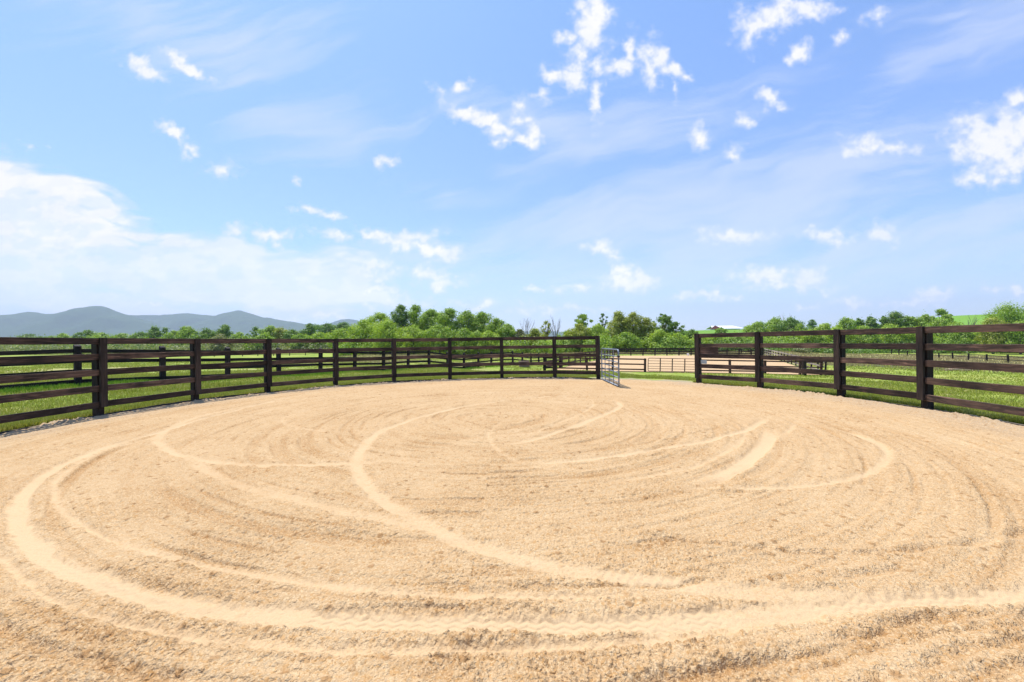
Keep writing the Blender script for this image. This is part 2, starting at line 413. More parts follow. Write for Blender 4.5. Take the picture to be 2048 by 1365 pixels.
# arena sand sheet
n = 24; U, W = np.meshgrid(np.linspace(0, 1, n), np.linspace(0, 1, n), indexing='ij')
AY = NL[1]+(FL[1]-NL[1])*W; AX = (NL[0]+(FL[0]-NL[0])*W)*(1-U)+(NR_[0]+(FR[0]-NR_[0])*W)*U
AZ = arena_z(U, W)
ii = np.arange(n-1)[:, None]*n+np.arange(n-1)[None]
me = npmesh('arena_sand', np.stack([AX, AY, AZ], 2).reshape(-1, 3), np.stack([ii, ii+n, ii+n+1, ii+1], 2).reshape(-1, 4), 4)
tag(link('arena_sand', me, M['asand']), None, None, kind='structure')

# ------------------------------------------------------------------ the pen floor
# (points of each wheel mark, half width m, strength, depth m, tread kind)
TR = [
 ([(760,775),(640,785),(560,800),(470,822),(400,840),(330,862),(265,880),(200,900),(140,925),(95,948),(62,975),(42,1005),(36,1040),(50,1072),(85,1110),(150,1145),(240,1178),(330,1203),(430,1220),(560,1232),(700,1240),(900,1246),(1100,1248),(1300,1246),(1480,1236),(1640,1218),(1800,1202),(2060,1190),(2200,1185)], .125, 1.0, .018, 'zig'),
 ([(640,800),(540,822),(470,842),(400,856),(330,870),(260,888),(200,905),(145,937),(115,962),(107,985),(118,1012),(140,1035),(214,1078),(343,1118),(514,1153),(600,1166),(700,1176),(851,1189),(1022,1193),(1193,1192),(1330,1184)], .06, .85, .012, 'bar'),
 ([(-60,1080),(0,1112),(43,1153),(86,1191),(193,1234),(300,1262),(429,1284),(557,1294),(700,1301),(851,1302),(988,1299),(1124,1292),(1261,1284),(1380,1272),(1500,1255),(1620,1232)], .055, .85, .02, 'bar'),
 ([(-60,1000),(-10,1040),(40,1085),(110,1135),(200,1175)], .08, .35, .01, None),
 ([(1240,790),(1110,794),(1022,801),(919,816),(851,833),(800,849),(755,868),(728,893),(712,922),(718,951),(738,979),(775,1010),(817,1032),(868,1060),(936,1091),(988,1106),(1056,1122),(1125,1139),(1193,1150),(1296,1162),(1380,1174),(1513,1188),(1690,1198),(1850,1196),(2060,1180)], .13, .8, .012, None),
 ([(1120,806),(1000,816),(920,828),(860,842),(820,862),(798,892),(806,917),(820,941),(850,968)], .05, .35, .006, None),
 ([(700,790),(600,800),(540,806),(471,818),(400,834),(345,855),(315,878),(326,896),(364,913),(407,922),(471,929),(557,932),(686,929),(800,921)], .11, .75, .012, None),
 ([(386,921),(429,952),(493,976),(557,993),(643,1015),(700,1028),(780,1042),(900,1075)], .12, .6, .01, None),
 ([(493,962),(600,986),(700,1003),(780,1008)], .05, .5, .008, None),
 ([(740,806),(664,814),(600,827),(566,840),(574,851),(617,861),(700,868),(760,866)], .07, .5, .008, None),
 ([(1008,893),(1073,878),(1141,857),(1186,839),(1227,823),(1240,811),(1226,801)], .12, .85, .012, None),
 ([(1040,872),(1066,866),(1124,845),(1169,825),(1186,811),(1182,798)], .05, .7, .01, None),
 ([(1015,838),(998,849),(977,866),(981,886),(998,904),(1029,921),(1070,936),(1107,941),(1150,942)], .05, .6, .01, None),
 ([(1049,927),(1107,927),(1193,917),(1278,907),(1346,895),(1400,886),(1446,874),(1495,860),(1535,838)], .11, .9, .012, None),
 ([(1200,968),(1278,958),(1380,937),(1433,915),(1477,889),(1491,866),(1486,849)], .06, .7, .01, None),
 ([(1400,968),(1460,944),(1504,915),(1535,884),(1540,862)], .17, 1.0, .014, 'bar'),
 ([(1557,875),(1579,862),(1590,847)], .08, .7, .01, None),
 ([(1340,975),(1411,977),(1513,978),(1624,972),(1712,955),(1761,933),(1774,911),(1761,893),(1726,877),(1681,864),(1640,856)], .09, .8, .012, None),
 ([(1868,871),(1956,897),(2048,928),(2150,965)], .08, .6, .01, None),
 ([(1240,815),(1270,826),(1290,833)], .06, .5, .006, None),
 ([(1280,806),(1320,812),(1330,822)], .06, .5, .006, None),
 ([(1290,826),(1250,842),(1180,862),(1110,878)], .04, .3, .006, None),
 ([(700,782),(850,772),(988,768),(1160,776),(1330,788),(1470,800),(1557,813),(1680,838)], .08, .4, .008, None),
 ([(600,1110),(-40,870),(-90,900)], .01, .0, .0, None),
 ([(1210,770),(1300,776),(1400,786),(1500,800)], .10, .45, .008, None),
]
FUR = [
 ([(2120,1215),(2045,1232),(1934,1236),(1823,1243),(1735,1272),(1646,1298),(1557,1320),(1469,1341),(1380,1358),(1290,1374)], .035, .05),
 ([(2100,1240),(1978,1262),(1868,1272),(1779,1296),(1690,1325),(1580,1356),(1500,1380)], .03, .04),
 ([(2140,1262),(2045,1285),(1956,1298),(1890,1320),(1801,1354),(1740,1380)], .035, .045),
 ([(2200,1290),(2060,1325),(1980,1350),(1900,1390)], .03, .035),
 ([(-40,1235),(0,1264),(86,1307),(171,1333),(257,1352),(360,1368)], .03, .04),
 ([(60,1215),(128,1240),(210,1262),(300,1284),(429,1303),(557,1316),(700,1322),(850,1322),(1000,1318),(1150,1308),(1300,1296),(1420,1284)], .022, .025),
 ([(-30,1180),(60,1225),(150,1270),(260,1300)], .025, .03),
 ([(2140,1055),(2048,1066),(1956,1088),(1845,1103),(1735,1110),(1602,1106),(1469,1096),(1380,1086),(1250,1068)], .03, .045),
 ([(1800,1140),(1757,1147),(1624,1161),(1535,1159),(1450,1150)], .026, .04),
 ([(900,1165),(1100,1176),(1300,1172),(1480,1160)], .022, .03),
 ([(1340,985),(1411,988),(1560,986),(1680,972)], .022, .035),
 ([(430,1160),(560,1185),(700,1197),(900,1204),(1100,1204)], .02, .03),
 ([(240,1150),(330,1178),(430,1200)], .03, .045),
 ([(1090,935),(1240,925),(1400,900)], .026, .03),
 ([(1100,915),(1220,898),(1340,880),(1460,850)], .026, .03),
]
def smooth_line(pts, step):
    P = [np.array(p) for p in pts]; out = []
    for i in range(len(P)-1):
        p0 = P[max(i-1, 0)]; p1 = P[i]; p2 = P[i+1]; p3 = P[min(i+2, len(P)-1)]
        n = max(2, int(np.hypot(*(p2-p1))/step))
        for k in range(n):
            t = k/n
            out.append(.5*((2*p1)+(-p0+p2)*t+(2*p0-5*p1+4*p2-p3)*t*t+(-p0+3*p1-3*p2+p3)*t**3))
    out.append(P[-1]); return np.array(out)
th_f = np.radians(np.arange(-62, 62, .12)); th_b = np.radians(np.arange(62, 298, 2.0))
TH = np.concatenate([th_f, th_b]); NT = len(TH); NRW = 1000
ct = np.cos(TH)*RCY+np.sin(TH)*RCX
Re = ct+np.sqrt(ct**2-(RCX**2+RCY**2)+(RR+.05)**2)     # distance from the origin to the pen's edge
R0 = .42
tt = np.linspace(0, 1, NRW)
SW, TW = [0, .08, .6, 1], [0, .36, .66, 1]
PR = R0*(Re[None, :]/R0)**np.interp(tt, SW, TW)[:, None]
PX = PR*np.sin(TH)[None]; PY = PR*np.cos(TH)[None]
lnr = np.log(Re/R0)
def stamp(line, reach):
    D = np.full(PX.shape, 9.0, np.float32); Ua = np.zeros(PX.shape, np.float32)
    a = 0.0
    for i in range(len(line)-1):
        p, q = line[i], line[i+1]; L = math.hypot(*(q-p))
        if L < 1e-6: continue
        rm = min(np.hypot(*p), np.hypot(*q)); rM = max(np.hypot(*p), np.hypot(*q))
        tp, tq = math.atan2(p[0], p[1]), math.atan2(q[0], q[1])
        dth = reach/max(rm, .3)
        t0, t1 = min(tp, tq)-dth, max(tp, tq)+dth
        j0 = np.searchsorted(th_f, t0); j1 = np.searchsorted(th_f, t1)
        if rm > .3 and j1 > j0:
            lr = lnr[j0:j1]
            k0 = max(0, int(np.floor(np.interp(np.min(np.log(max(rm-reach, R0)/R0)/lr), TW, SW)*(NRW-1))))
            k1 = min(NRW, int(np.ceil(np.interp(np.max(np.log(max(rM+reach, R0*1.01)/R0)/lr), TW, SW)*(NRW-1)))+1)
            if k1 > k0:
                x = PX[k0:k1, j0:j1]-p[0]; y = PY[k0:k1, j0:j1]-p[1]
                d = (q-p)/L
                s = np.clip(x*d[0]+y*d[1], 0, L); ex = x-s*d[0]; ey = y-s*d[1]
                dist = np.hypot(ex, ey); sg = np.sign(x*d[1]-y*d[0])
                cur = np.abs(D[k0:k1, j0:j1]); m = dist < cur
                D[k0:k1, j0:j1] = np.where(m, dist*np.where(sg == 0, 1, sg), D[k0:k1, j0:j1])
                Ua[k0:k1, j0:j1] = np.where(m, a+s, Ua[k0:k1, j0:j1])
        a += L
    return D, Ua
rcg = np.hypot(PX-RCX, PY-RCY); acg = np.arctan2(PX-RCX, PY-RCY)
comp = np.zeros(PX.shape); zt = np.zeros(PX.shape); berm = np.zeros(PX.shape)
wn = (fbm(PX*7, PY*7, 51)-.5); wn2 = fbm(PX*2.2, PY*2.2, 52)
for pts, hw, st, dep, kind in TR:
    if st <= 0: continue
    hw *= .68; st = st**1.2
    line = smooth_line([flat(*p) for p in pts], .06)
    D, Ua = stamp(line, hw+.2)
    a = np.abs(D)+wn*.05+(wn2-.5)*.03+.05*(fbm(PX*28, PY*28, 54, 3)-.5)
    endf = sst(0, .5, Ua)*sst(0, .6, Ua.max()-Ua)
    c = sst(hw+.03, hw-.045, a)*st*(.25+.75*endf)*(.55+.8*wn2)
    b = np.exp(-((a-hw-.035)/.028)**2)*st*endf*(np.abs(D) < 5)*sst(.40, .62, fbm(PX*5, PY*5, 53, 3))
    z = -dep*c
    if kind == 'zig':
        tri = np.abs((Ua/.10) % 1-.5)*2
        z = z-.007*c*np.exp(-((((D/.045+.6*tri) % 1)-.5)/.17)**2)*sst(.3, .5, wn2)
    elif kind == 'bar':
        z = z-.007*c*np.exp(-((((Ua+np.abs(D)*.8)/.06 % 1)-.5)/.2)**2)*sst(.3, .5, wn2)
    else:
        z = z+.0025*c*np.sin(2*PI*(Ua/.06+D*6))*sst(.45, .6, wn2)
    comp = np.maximum(comp, c); zt = np.where(np.abs(z) > np.abs(zt), z, zt); berm = np.maximum(berm, b*dep*.3)
furw = np.zeros(PX.shape); fur = np.zeros(PX.shape); furc = np.zeros(PX.shape)
for pts, hw, dep in FUR:
    line = smooth_line([flat(*p) for p in pts], .06)
    D, Ua = stamp(line, hw+.2)
    a = np.abs(D+wn*.05+.03*(fbm(PX*25, PY*25, 55, 2)-.5))
    g = np.exp(-(a/hw)**2)*sst(.25, .6, wn2)
    fur = np.maximum(fur, g*dep*.48); berm = np.maximum(berm, np.exp(-((a-hw*2.2)/hw)**2)*dep*.15)
    furc = np.maximum(furc, g); furw = np.maximum(furw, np.exp(-(a/.11)**2)*sst(.25, .6, wn2))
comp = np.clip(comp*(1-np.clip(furc*1.2, 0, 1)), 0, 1)
rough = 1-comp*.93
patch = fbm(PX*.9, PY*.9, 60); patch2 = fbm(PX*3.2, PY*3.2, 61)
rel = np.clip(.55+.9*(patch-.5)+.9*(patch2-.5), .15, 1.25)
nearf = sst(3.6, 2.0, PR)
wx = PX+.02*(vn(PX*30, PY*30, 301)-.5); wy = PY+.02*(vn(PX*30, PY*30, 302)-.5)
boost = 1+.15*np.clip(furw, 0, 1)
h = rough*rel*boost*(.010*lump(wx/.030, wy/.030, 1)+.007*lump(wx/.017, wy/.017, 2)+.008*fbm(PX*55, PY*55, 3, 3))
big = lump(PX/.13, PY/.13, 7)*(hsh(np.floor(PX/.13), np.floor(PY/.13), 8) > .6)
spl = lump(wx/.040, wy/.040, 11)*(hsh(np.floor(PX/.05), np.floor(PY/.05), 77) > .0)*sst(.50, .56, fbm(PX*15, PY*15, 12, 2))
h += rough*rel*boost*(.009+.005*nearf)*spl
h += (fbm(PX*1.1, PY*1.1, 13)-.5)*.02
arcn = vn(rcg*9.0, acg*3.0, 70); arcn2 = vn(rcg*22.0, acg*5.0, 71)     # drag harrow lines round the pen
arcn3 = sst(.70, .92, vn(rcg*7.0+1.2*fbm(acg*3, rcg*.5, 73), acg*1.3, 72))
arcn4 = sst(.62, .85, vn(rcg*13.0+2.0*fbm(acg*2, rcg*.4, 75), acg*2.2, 76))*sst(.3, .6, patch)
h += rough*(.010*arcn+.014*arcn2-.014*arcn3-.020*arcn4)
edge = .85*sst(RR-1.5, RR-.2, rcg+(patch2-.5)*.7)
isopen = sst(.34, .40, acg)*sst(.80, .74, acg)
rub = sst(RR-.65, RR-.25, rcg+(patch2-.5)*.4)*(1-isopen)
rubm = sst(.42, .6, fbm(PX*1.3, PY*1.3, 80))
h += rub*(.3+.7*rubm)*(.042*lump(PX/.10, PY/.10, 20)*sst(.4, .6, fbm(PX*5, PY*5, 81))+.02*lump(PX/.05, PY/.05, 22)+.004)
h += zt+berm-fur
h = h*sst(RR+.06, RR-.1, rcg)-.03*sst(RR-.12, RR+.05, rcg)*(1-isopen)
speck = sst(.60, .80, lump(PX/.07, PY/.07, 30)*(.4+.8*fbm(PX*6, PY*6, 31)))
shade_marks = np.clip(.34*furc+rough*(.38*sst(.2, .7, spl)*sst(.35, .6, patch2)+.18*sst(.55, .75, arcn2)+.30*arcn3+.45*arcn4+.35*sst(.5, .75, patch)*.5+.12*nearf*patch2), 0, 1)  # mask for shadows of clods, furrows and harrow lines put into the colour
V = np.stack([PX, PY, h], 2).reshape(-1, 3); V = np.vstack([V, [[0, 0, 0.0]]])
i0 = np.arange(NRW-1)[:, None]*NT+np.arange(NT)[None]; i1 = np.arange(NRW-1)[:, None]*NT+((np.arange(NT)+1) % NT)[None]
Fq = np.stack([i0, i0+NT, i1+NT, i1], 2).reshape(-1, 4)[:, ::-1]
me = npmesh('sand', V, Fq, 4, False)
for nm, arr in (('track', comp), ('edge', np.clip(edge*(1-isopen*.8), 0, 1)), ('shade_marks', shade_marks)):
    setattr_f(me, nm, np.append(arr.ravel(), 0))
if me.polygons[5].normal.z < 0: me.flip_normals()
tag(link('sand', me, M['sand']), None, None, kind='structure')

# ------------------------------------------------------------------ grass blades (nobody could count them)
def blades(name, P, hgt, wid, m, lean=.5):
    n = len(P); a = rng.uniform(0, 2*PI, n); d = rng.uniform(0, 2*PI, n); l = rng.uniform(0, lean, n)*hgt
    wx, wy = np.cos(a)*wid/2, np.sin(a)*wid/2
    V = np.empty((n, 3, 3), np.float32)
    V[:, 0] = np.stack([P[:,0]-wx, P[:,1]-wy, P[:,2]-.02], 1)
    V[:, 1] = np.stack([P[:,0]+wx, P[:,1]+wy, P[:,2]-.02], 1)
    V[:, 2] = np.stack([P[:,0]+np.cos(d)*l, P[:,1]+np.sin(d)*l, P[:,2]+hgt], 1)
    me = npmesh(name, V.reshape(-1, 3), np.arange(n*3), 3)
    return link(name, me, m)
def terr_z(x, y):
    z = ground(x, y); Rl = np.hypot(x-RCX, y-RCY)
    return z+((fbm(x*.9, y*.9, 3)-.5)*.10*sst(RR+.5, RR+3, Rl))
def inview(x, y, m=.12): 
    return (np.abs(np.arctan2(x, y)) < math.atan(1024/F)+m) & (y > .5)
nb = 520000
t = rng.random(nb); r = RR+.12+(16.0*t**1.9); a = rng.uniform(-PI*.72, PI*.72, nb)
x = RCX+r*np.sin(a); y = RCY+r*np.cos(a)
k = inview(x, y)
ac = np.arctan2(x-RCX, y-RCY)
k &= ~((ac > .37) & (ac < .82) & (r < RR+.75+.5*fbm(x*2, y*2, 91)))
k &= (fbm(x*3, y*3, 92) > .34) | (r > RR+.6)
u_, v_ = arena_uv(x, y); k &= ~((u_ > -.02) & (u_ < 1.02) & (v_ > -.01) & (v_ < 1.01))
x, y, r = x[k], y[k], r[k]
hh = (.035+.05*fbm(x*1.5, y*1.5, 93))*rng.uniform(.6, 1.3, len(x))*(1+.03*(r-RR))
hh *= np.where(r < RR+.45, 1.3, 1.0)
tag(blades('grass', np.stack([x, y, terr_z(x, y)], 1), hh, .010+.0011*np.hypot(x, y), M['blade'], .8), None, 'grass', kind='stuff')
nb = 260000
cr = 18+62*rng.random(nb)**1.3; ca = rng.uniform(-.97, .97, nb); x = cr*np.sin(ca); y = cr*np.cos(ca)
u_, v_ = arena_uv(x, y); k = ~((u_ > -.03) & (u_ < 1.03) & (v_ > -.02) & (v_ < 1.02)) & (fbm(x*.35, y*.35, 98) > .40) & (np.hypot(x-RCX, y-RCY) > RR+2)
x, y, cr = x[k], y[k], cr[k]
tag(blades('grass', np.stack([x, y, terr_z(x, y)], 1), rng.uniform(.05, .13, len(x))*(.5+fbm(x*.2, y*.2, 99)), .02+.0013*cr, M['blade'], .9), None, 'grass', kind='stuff')
# lush weeds along the paddock fence and coarse growth further out
n = 60000; i = rng.uniform(0, len(padpos)-1.001, n); pi = np.array(padpos); fl = np.floor(i).astype(int); fr = (i-fl)[:, None]
p = pi[fl]*(1-fr)+pi[fl+1]*fr
dr = pi[-1]-pi[0]; dr = dr/np.hypot(*dr); nn = np.array([dr[1], -dr[0]])
p = p+nn*(rng.normal(0, .45, n)+.25)[:, None]
keep = fbm(p[:, 0]*.7, p[:, 1]*.7, 95) > .36; p = p[keep]
z = terr_z(p[:, 0], p[:, 1])
tag(blades('fence_weeds', np.c_[p, z], (.06+.13*rng.random(len(p)))*(.4+fbm(p[:,0], p[:,1], 96)), .03, M['weed'], .7), None, 'weeds', kind='stuff')
n = 150000; cr = rng.uniform(24, 150, n); ca = rng.uniform(-.95, .98, n); x = cr*np.sin(ca); y = cr*np.cos(ca)
tn = (cr > 50) & (ca > -.40) & (fbm(x*.045, y*.12, 21)+.22*(cr > 88)+.32*((ca > .38) & (cr > 78)) > .5) & ~((ca > -.02) & (ca < .5) & (cr < 80))
u_, v_ = arena_uv(x, y); tn &= ~((u_ > -.1) & (u_ < 1.1) & (v_ > -.05) & (v_ < 1.06))
x, y, cr = x[tn], y[tn], cr[tn]
tag(blades('dry_grass', np.stack([x, y, terr_z(x, y)], 1), rng.uniform(.15, .42, len(x)), .04+.0012*cr, M['straw'], .5), None, 'dry grass', kind='stuff')

# ------------------------------------------------------------------ round pen fence
H = 1.76
def pen_fence(posts, label, first_gate=False):
    root = empty('pen_fence', (posts[0][0], posts[0][1], 0), label, 'fence')
    c = Vector((RCX, RCY, 0)); inv = Vector((-posts[0][0], -posts[0][1], 0))
    for i, (px, py) in enumerate(posts):
        p = Vector((px, py, 0)); inn = (c-p).normalized()
        rz = math.atan2(inn.y, inn.x)+PI/2       # local -y looks into the pen
        b = MB(); b.post(.145, .145, H-.02, .008, z0=-.3)
        o = b.build('post', M['post'], root, p+inv-inn*.0); o.rotation_euler = (random.uniform(-.006,.006), random.uniform(-.006,.006), rz)
        b = MB(); b.post(.145, .05, H+.004, .006, z0=.20)
        o = b.build('face_board', M['post'], root, p+inv+inn*(.0725+.040+.025+.004)); o.rotation_euler = (0, 0, rz)
    for i in range(len(posts)-1):
        p = Vector((*posts[i], 0)); q = Vector((*posts[i+1], 0))
        ip = (c-p).normalized(); iq = (c-q).normalized()
        p2 = p+ip*(.0725+.021); q2_ = q+iq*(.0725+.021); d = q2_-p2; L = d.length-.008
        for kx in range(5):
            b = MB(); b.board(L, .038, .138, n=5, wob=.003)
            z = H-.069-.356*kx+random.uniform(-.008, .008)
            o = b.build('rail', M['rail'], root, p2+inv+d.normalized()*.004+Vector((0, 0, z)))
            o.rotation_euler = (0, random.uniform(-.003, .003), math.atan2(d.y, d.x))
    return root
LP = [(197,832),(390,803),(535,785),(671,771),(788,764),(900,760.5),(1004,758),(1110,757.5),(1197,760)]
def onring(x, y):
    X, Y = flat(x, y); a = math.atan2(X-RCX, Y-RCY); r = math.hypot(X-RCX, Y-RCY)
    r = RR+(r-RR)*.35; return a, r
def bycol(x, y):                       # keep the column, settle on the pen's circle
    a, r = onring(x, y)
    for _ in range(30):
        X = RCX+r*math.sin(a); Y = RCY+r*math.cos(a)
        u, v = lv(x, y); e = X/Y-u/F
        X2 = RCX+r*math.sin(a+1e-4); Y2 = RCY+r*math.cos(a+1e-4)
        a -= e/((X2/Y2-X/Y)/1e-4)
    return a, r
la = [bycol(*p) for p in LP]
left = [(RCX+r*math.sin(a), RCY+r*math.cos(a)) for a, r in la]
a0 = la[0][0]
left = [(RCX+RR*math.sin(a0-.2415*k), RCY+RR*math.cos(a0-.2415*k)) for k in (3, 2, 1)]+left
ra = [bycol(*p) for p in [(1398,768),(1521,775.5),(1683,793),(1855,820)]]
right = [(RCX+r*math.sin(a), RCY+r*math.cos(a)) for a, r in ra]
a1 = ra[-1][0]
right += [(RCX+RR*math.sin(a1+.2415*k), RCY+RR*math.cos(a1+.2415*k)) for k in (1, 2, 3)]
pen_fence(left, 'tall dark brown five board fence curving round the sand pen, left of the gate opening')
rf = pen_fence(right, 'tall dark brown five board fence right of the gate with an infill panel')
# board panel and little plate on the right fence
p = Vector((*right[0], 0)); q = Vector((*right[1], 0)); d = (q-p).normalized(); inn = (Vector((RCX, RCY, 0))-p).normalized()
b = MB(); b.board(.62, .022, .222, n=2, wob=.001)
o = b.build('infill_panel', M['rail'], rf, (p-Vector((*right[0], 0)))+d*.10+inn*.085+Vector((0, 0, H-.356-.138-.11))); o.rotation_euler = (0, 0, math.atan2(d.y, d.x))
b = MB(); b.board(.21, .006, .13, c=.002, n=1, wob=0)
b2 = b.build('metal_plate', M['sign'], rf, d*.11+inn*.075+Vector((0, 0, H-3*.356+.085))); b2.rotation_euler = (0, 0, math.atan2(d.y, d.x))
b2['label'] = 'small pale grey plate above the fourth rail'

# edging strip round the pen
b = MB(); er = RR-.14
def edging(a0, a1, label, zb=.055):
    n = int((a1-a0)*er/.15); V = []; Fc = []
    for i in range(n+1):
        a = a0+(a1-a0)*i/n; z = zb+.02*math.sin(a*9)+random.uniform(-.006, .006); wv = .012*math.sin(a*23)
        for rr_, zz in ((er+wv-.009, -.08), (er+wv-.009, z), (er+wv+.009, z), (er+wv+.009, -.08)):
            V.append((RCX+rr_*math.sin(a), RCY+rr_*math.cos(a), zz))
    for i in range(n):
        for j in range(3): Fc.append((i*4+j, i*4+j+1, i*4+5+j, i*4+4+j))
    me = bpy.data.meshes.new('edging_strip'); me.from_pydata(V, [], Fc); me.update()
    tag(link('edging_strip', me, M['edging']), label, 'edging')
edging(la[0][0]-.7, la[-1][0], 'low black edging strip between sand and grass under the left fence')
edging(ra[0][0], ra[-1][0]+.7, 'low black edging strip between sand and grass under the right fence', .022)

# ------------------------------------------------------------------ galvanised gate standing open
gl = Vector((*flat(1204, 761), 0)); ge = Vector((*flat(1238, 777), 0))
gd = ge-gl; GL = gd.length; gz = math.atan2(gd.y, gd.x)
groot = empty('pen_gate', gl, 'galvanised tubular metal gate standing open into the sand pen', 'gate'); groot.rotation_euler = (0, 0, gz)
G0, G1 = .06, 1.25
def rounded(x0, x1, z0, z1, r):
    P = []
    for cx, cz, s in ((x1-r, z0+r, -90), (x1-r, z1-r, 0), (x0+r, z1-r, 90), (x0+r, z0+r, 180)):
        for k in range(6):
            a = math.radians(s+90*k/5); P.append((cx+r*math.cos(a), 0, cz+r*math.sin(a)))
    P.append(P[0]); return P
b = MB(); b.tube(rounded(0, GL, G0, G1, .12), .024, 10); b.build('frame', M['galv'], groot, smooth=True)
gh = G1-G0
for fz in (.19, .345, .49, .63, .76, .885):
    b = MB(); b.tube([(.02, 0, G1-gh*fz), (GL-.02, 0, G1-gh*fz)], .0175, 8); b.build('bar', M['galv'], groot, smooth=True)
for fx in (.25, .5, .75):
    b = MB(); b.box(GL*fx-.022, GL*fx+.022, -.022, -.017, G0, G1); b.box(GL*fx-.022, GL*fx-.017, -.017, .004, G0+.03, G1-.03)
    b.build('stay', M['galv'], groot)
for hzv in (.30, 1.02):
    b = MB(); b.tube([(-.10, 0, hzv), (.0, 0, hzv)], .012, 8); b.tube([(-.03, 0, hzv-.05), (-.03, 0, hzv+.05)], .018, 8)
    b.build('hinge', M['galv'], groot, smooth=True)
b = MB(); b.box(GL-.05, GL+.03, -.04, .04, 1.0, 1.06); b.tube([(GL+.02, 0, .98), (GL+.02, -.02, .86), (GL+.015, -.02, .78)], .009, 6)
b.build('latch', M['dkmetal'], groot)

# ------------------------------------------------------------------ other fences
def run_fence(name, pts, h, nr, label, rm, pm, pw=.13, rw=.14, two=True, side=1, proud=.06, top0=None, pitch=None, group=None, cap=0):
    zs = [g if len(p_) > 2 else g1(p_[0], p_[1]) for p_, g in ((p_, p_[2] if len(p_) > 2 else 0) for p_ in pts)]
    P = [Vector((p_[0], p_[1], z)) for p_, z in zip(pts, zs)]
    root = empty(name, P[0], label, 'fence', group); base = P[0]
    for i, p in enumerate(P):
        d = (P[min(i+1, len(P)-1)]-P[max(i-1, 0)]); b = MB(); b.post(pw, pw, h+proud*0, .012, cap, z0=-.25)
        o = b.build('post', pm, root, p-base); o.rotation_euler = (random.uniform(-.03, .045), random.uniform(-.03, .045), math.atan2(d.y, d.x))
    step = 2 if two else 1
    pitch = pitch or (h-proud-.12)/nr
    for i in range(0, len(P)-1, step):
        j = min(i+step, len(P)-1)
        for k in range(nr):
            p, q = P[i], P[j]; d = q-p; d2 = Vector((d.x, d.y, 0)).normalized(); nrm = Vector((-d2.y, d2.x, 0))*side
            z = h-proud-rw/2-pitch*k
            b = MB(); L = d.length-.01; b.board(L, .035, rw, n=4, wob=.006)
            o = b.build('rail', rm, root, p-base+nrm*(pw/2+.019)+Vector((0, 0, z)))
            o.rotation_euler = (0, -math.atan2(d.z, math.hypot(d.x, d.y)), math.atan2(d.y, d.x))
    return root
run_fence('paddock_fence', padpos, 1.42, 4, 'black four board paddock fence running away through the grass behind the pen at left', M['black_rail'], M['black_post'], .17, .135, two=False, pitch=.355, side=1, proud=.125, cap=.35)
rp = run_fence('paddock_fence', rppos, 1.25, 2, 'low dark post and two rail fence across the right hand field, before the tan grass', M['black_rail'], M['black_post'], .20, .11, two=True, proud=.12, pitch=.5)
def apt(u, v):
    x, y = NL[0]*(1-v)+FL[0]*v, NL[1]*(1-v)+FL[1]*v
    x2, y2 = NR_[0]*(1-v)+FR[0]*v, NR_[1]*(1-v)+FR[1]*v
    return (x*(1-u)+x2*u, y*(1-u)+y2*u, float(arena_z(u, v)))
def ucol(x): return (x-1100)/(1642-1100)
run_fence('arena_fence', [apt(ucol(x), 0) for x in (1112, 1174, 1225.5, 1290)], 1.17, 3, 'brown three board fence of the far sand arena, left of its tube gate', M['brown_rail'], M['brown_post'], .17, .12, two=False, proud=.02, pitch=.455, side=-1)
run_fence('arena_fence', [apt(ucol(x), 0) for x in (1400, 1460, 1530, 1600, 1642)], 1.20, 3, 'brown three board fence of the far sand arena, right of its tube gate', M['brown_rail'], M['brown_post'], .17, .12, two=False, proud=.02, pitch=.455, side=-1)
run_fence('arena_fence', [apt(1.012, v) for v in np.linspace(-.01, 1.01, 17)], 1.25, 3, 'light grey fence receding along the right side of the far sand arena', M['grey_rail'], M['black_post'], .13, .15, two=True, proud=.02, pitch=.42, side=1)
run_fence('arena_fence', [apt(-.012, v) for v in np.linspace(-.01, 1.01, 17)], 1.25, 3, 'dark fence receding along the left side of the far sand arena', M['brown_rail'], M['black_post'], .13, .14, two=True, proud=.02, pitch=.42, side=-1)
run_fence('arena_fence', [apt(u, 1.012) for u in np.linspace(0, 1, 13)], 1.30, 3, 'black board fence across the far end of the sand arena, below the trees', M['black_rail'], M['black_post'], .18, .16, two=True, proud=.02, pitch=.44, side=1)
run_fence('corner_fence', [apt(ucol(1120), -.03), apt(ucol(1098), -.03), apt(ucol(1094), .10)], 1.2, 3, 'short dark corner fence where the paddock fence meets the arena', M['black_rail'], M['black_post'], .22, .14, two=False, proud=.02, pitch=.42)
run_fence('far_paddock_fence', [(far(x, 715, 125)[0], 125+6*math.sin(x*.01)) for x in np.linspace(300, 640, 14)], 1.15, 3, 'tiny dark fence far across the left field, in front of the distant trees', M['black_rail'], M['black_post'], .18, .12, two=True, proud=.05)
run_fence('far_paddock_fence', [(far(x, 712, 92)[0], 92) for x in np.linspace(1225, 1540, 12)], 1.3, 3, 'second black fence behind the far end fence of the arena', M['black_rail'], M['black_post'], .18, .14, two=True, proud=.05)

# tube gate of the arena
A = Vector(apt(ucol(1296), 0)); B = Vector(apt(ucol(1396), 0)); d = B-A
ag = empty('arena_gate', A, 'dark thin tube gate of the far sand arena, closed, with five bars', 'gate'); ag.rotation_euler = (0, -math.asin(d.z/d.length), math.atan2(d.y, d.x))
b = MB(); b.tube(rounded(0, d.length, .05, 1.2, .13), .028, 6); b.build('frame', M['dkmetal'], ag)
for z in (.27, .48, .72, .96):
    b = MB(); b.tube([(0, 0, z), (d.length, 0, z)], .02, 6); b.build('bar', M['dkmetal'], ag)
for fx in (.24, .48, .73):
    b = MB(); b.box(d.length*fx-.045, d.length*fx+.045, -.045, -.03, .03, 1.2); b.build('stay', M['dkmetal'], ag)
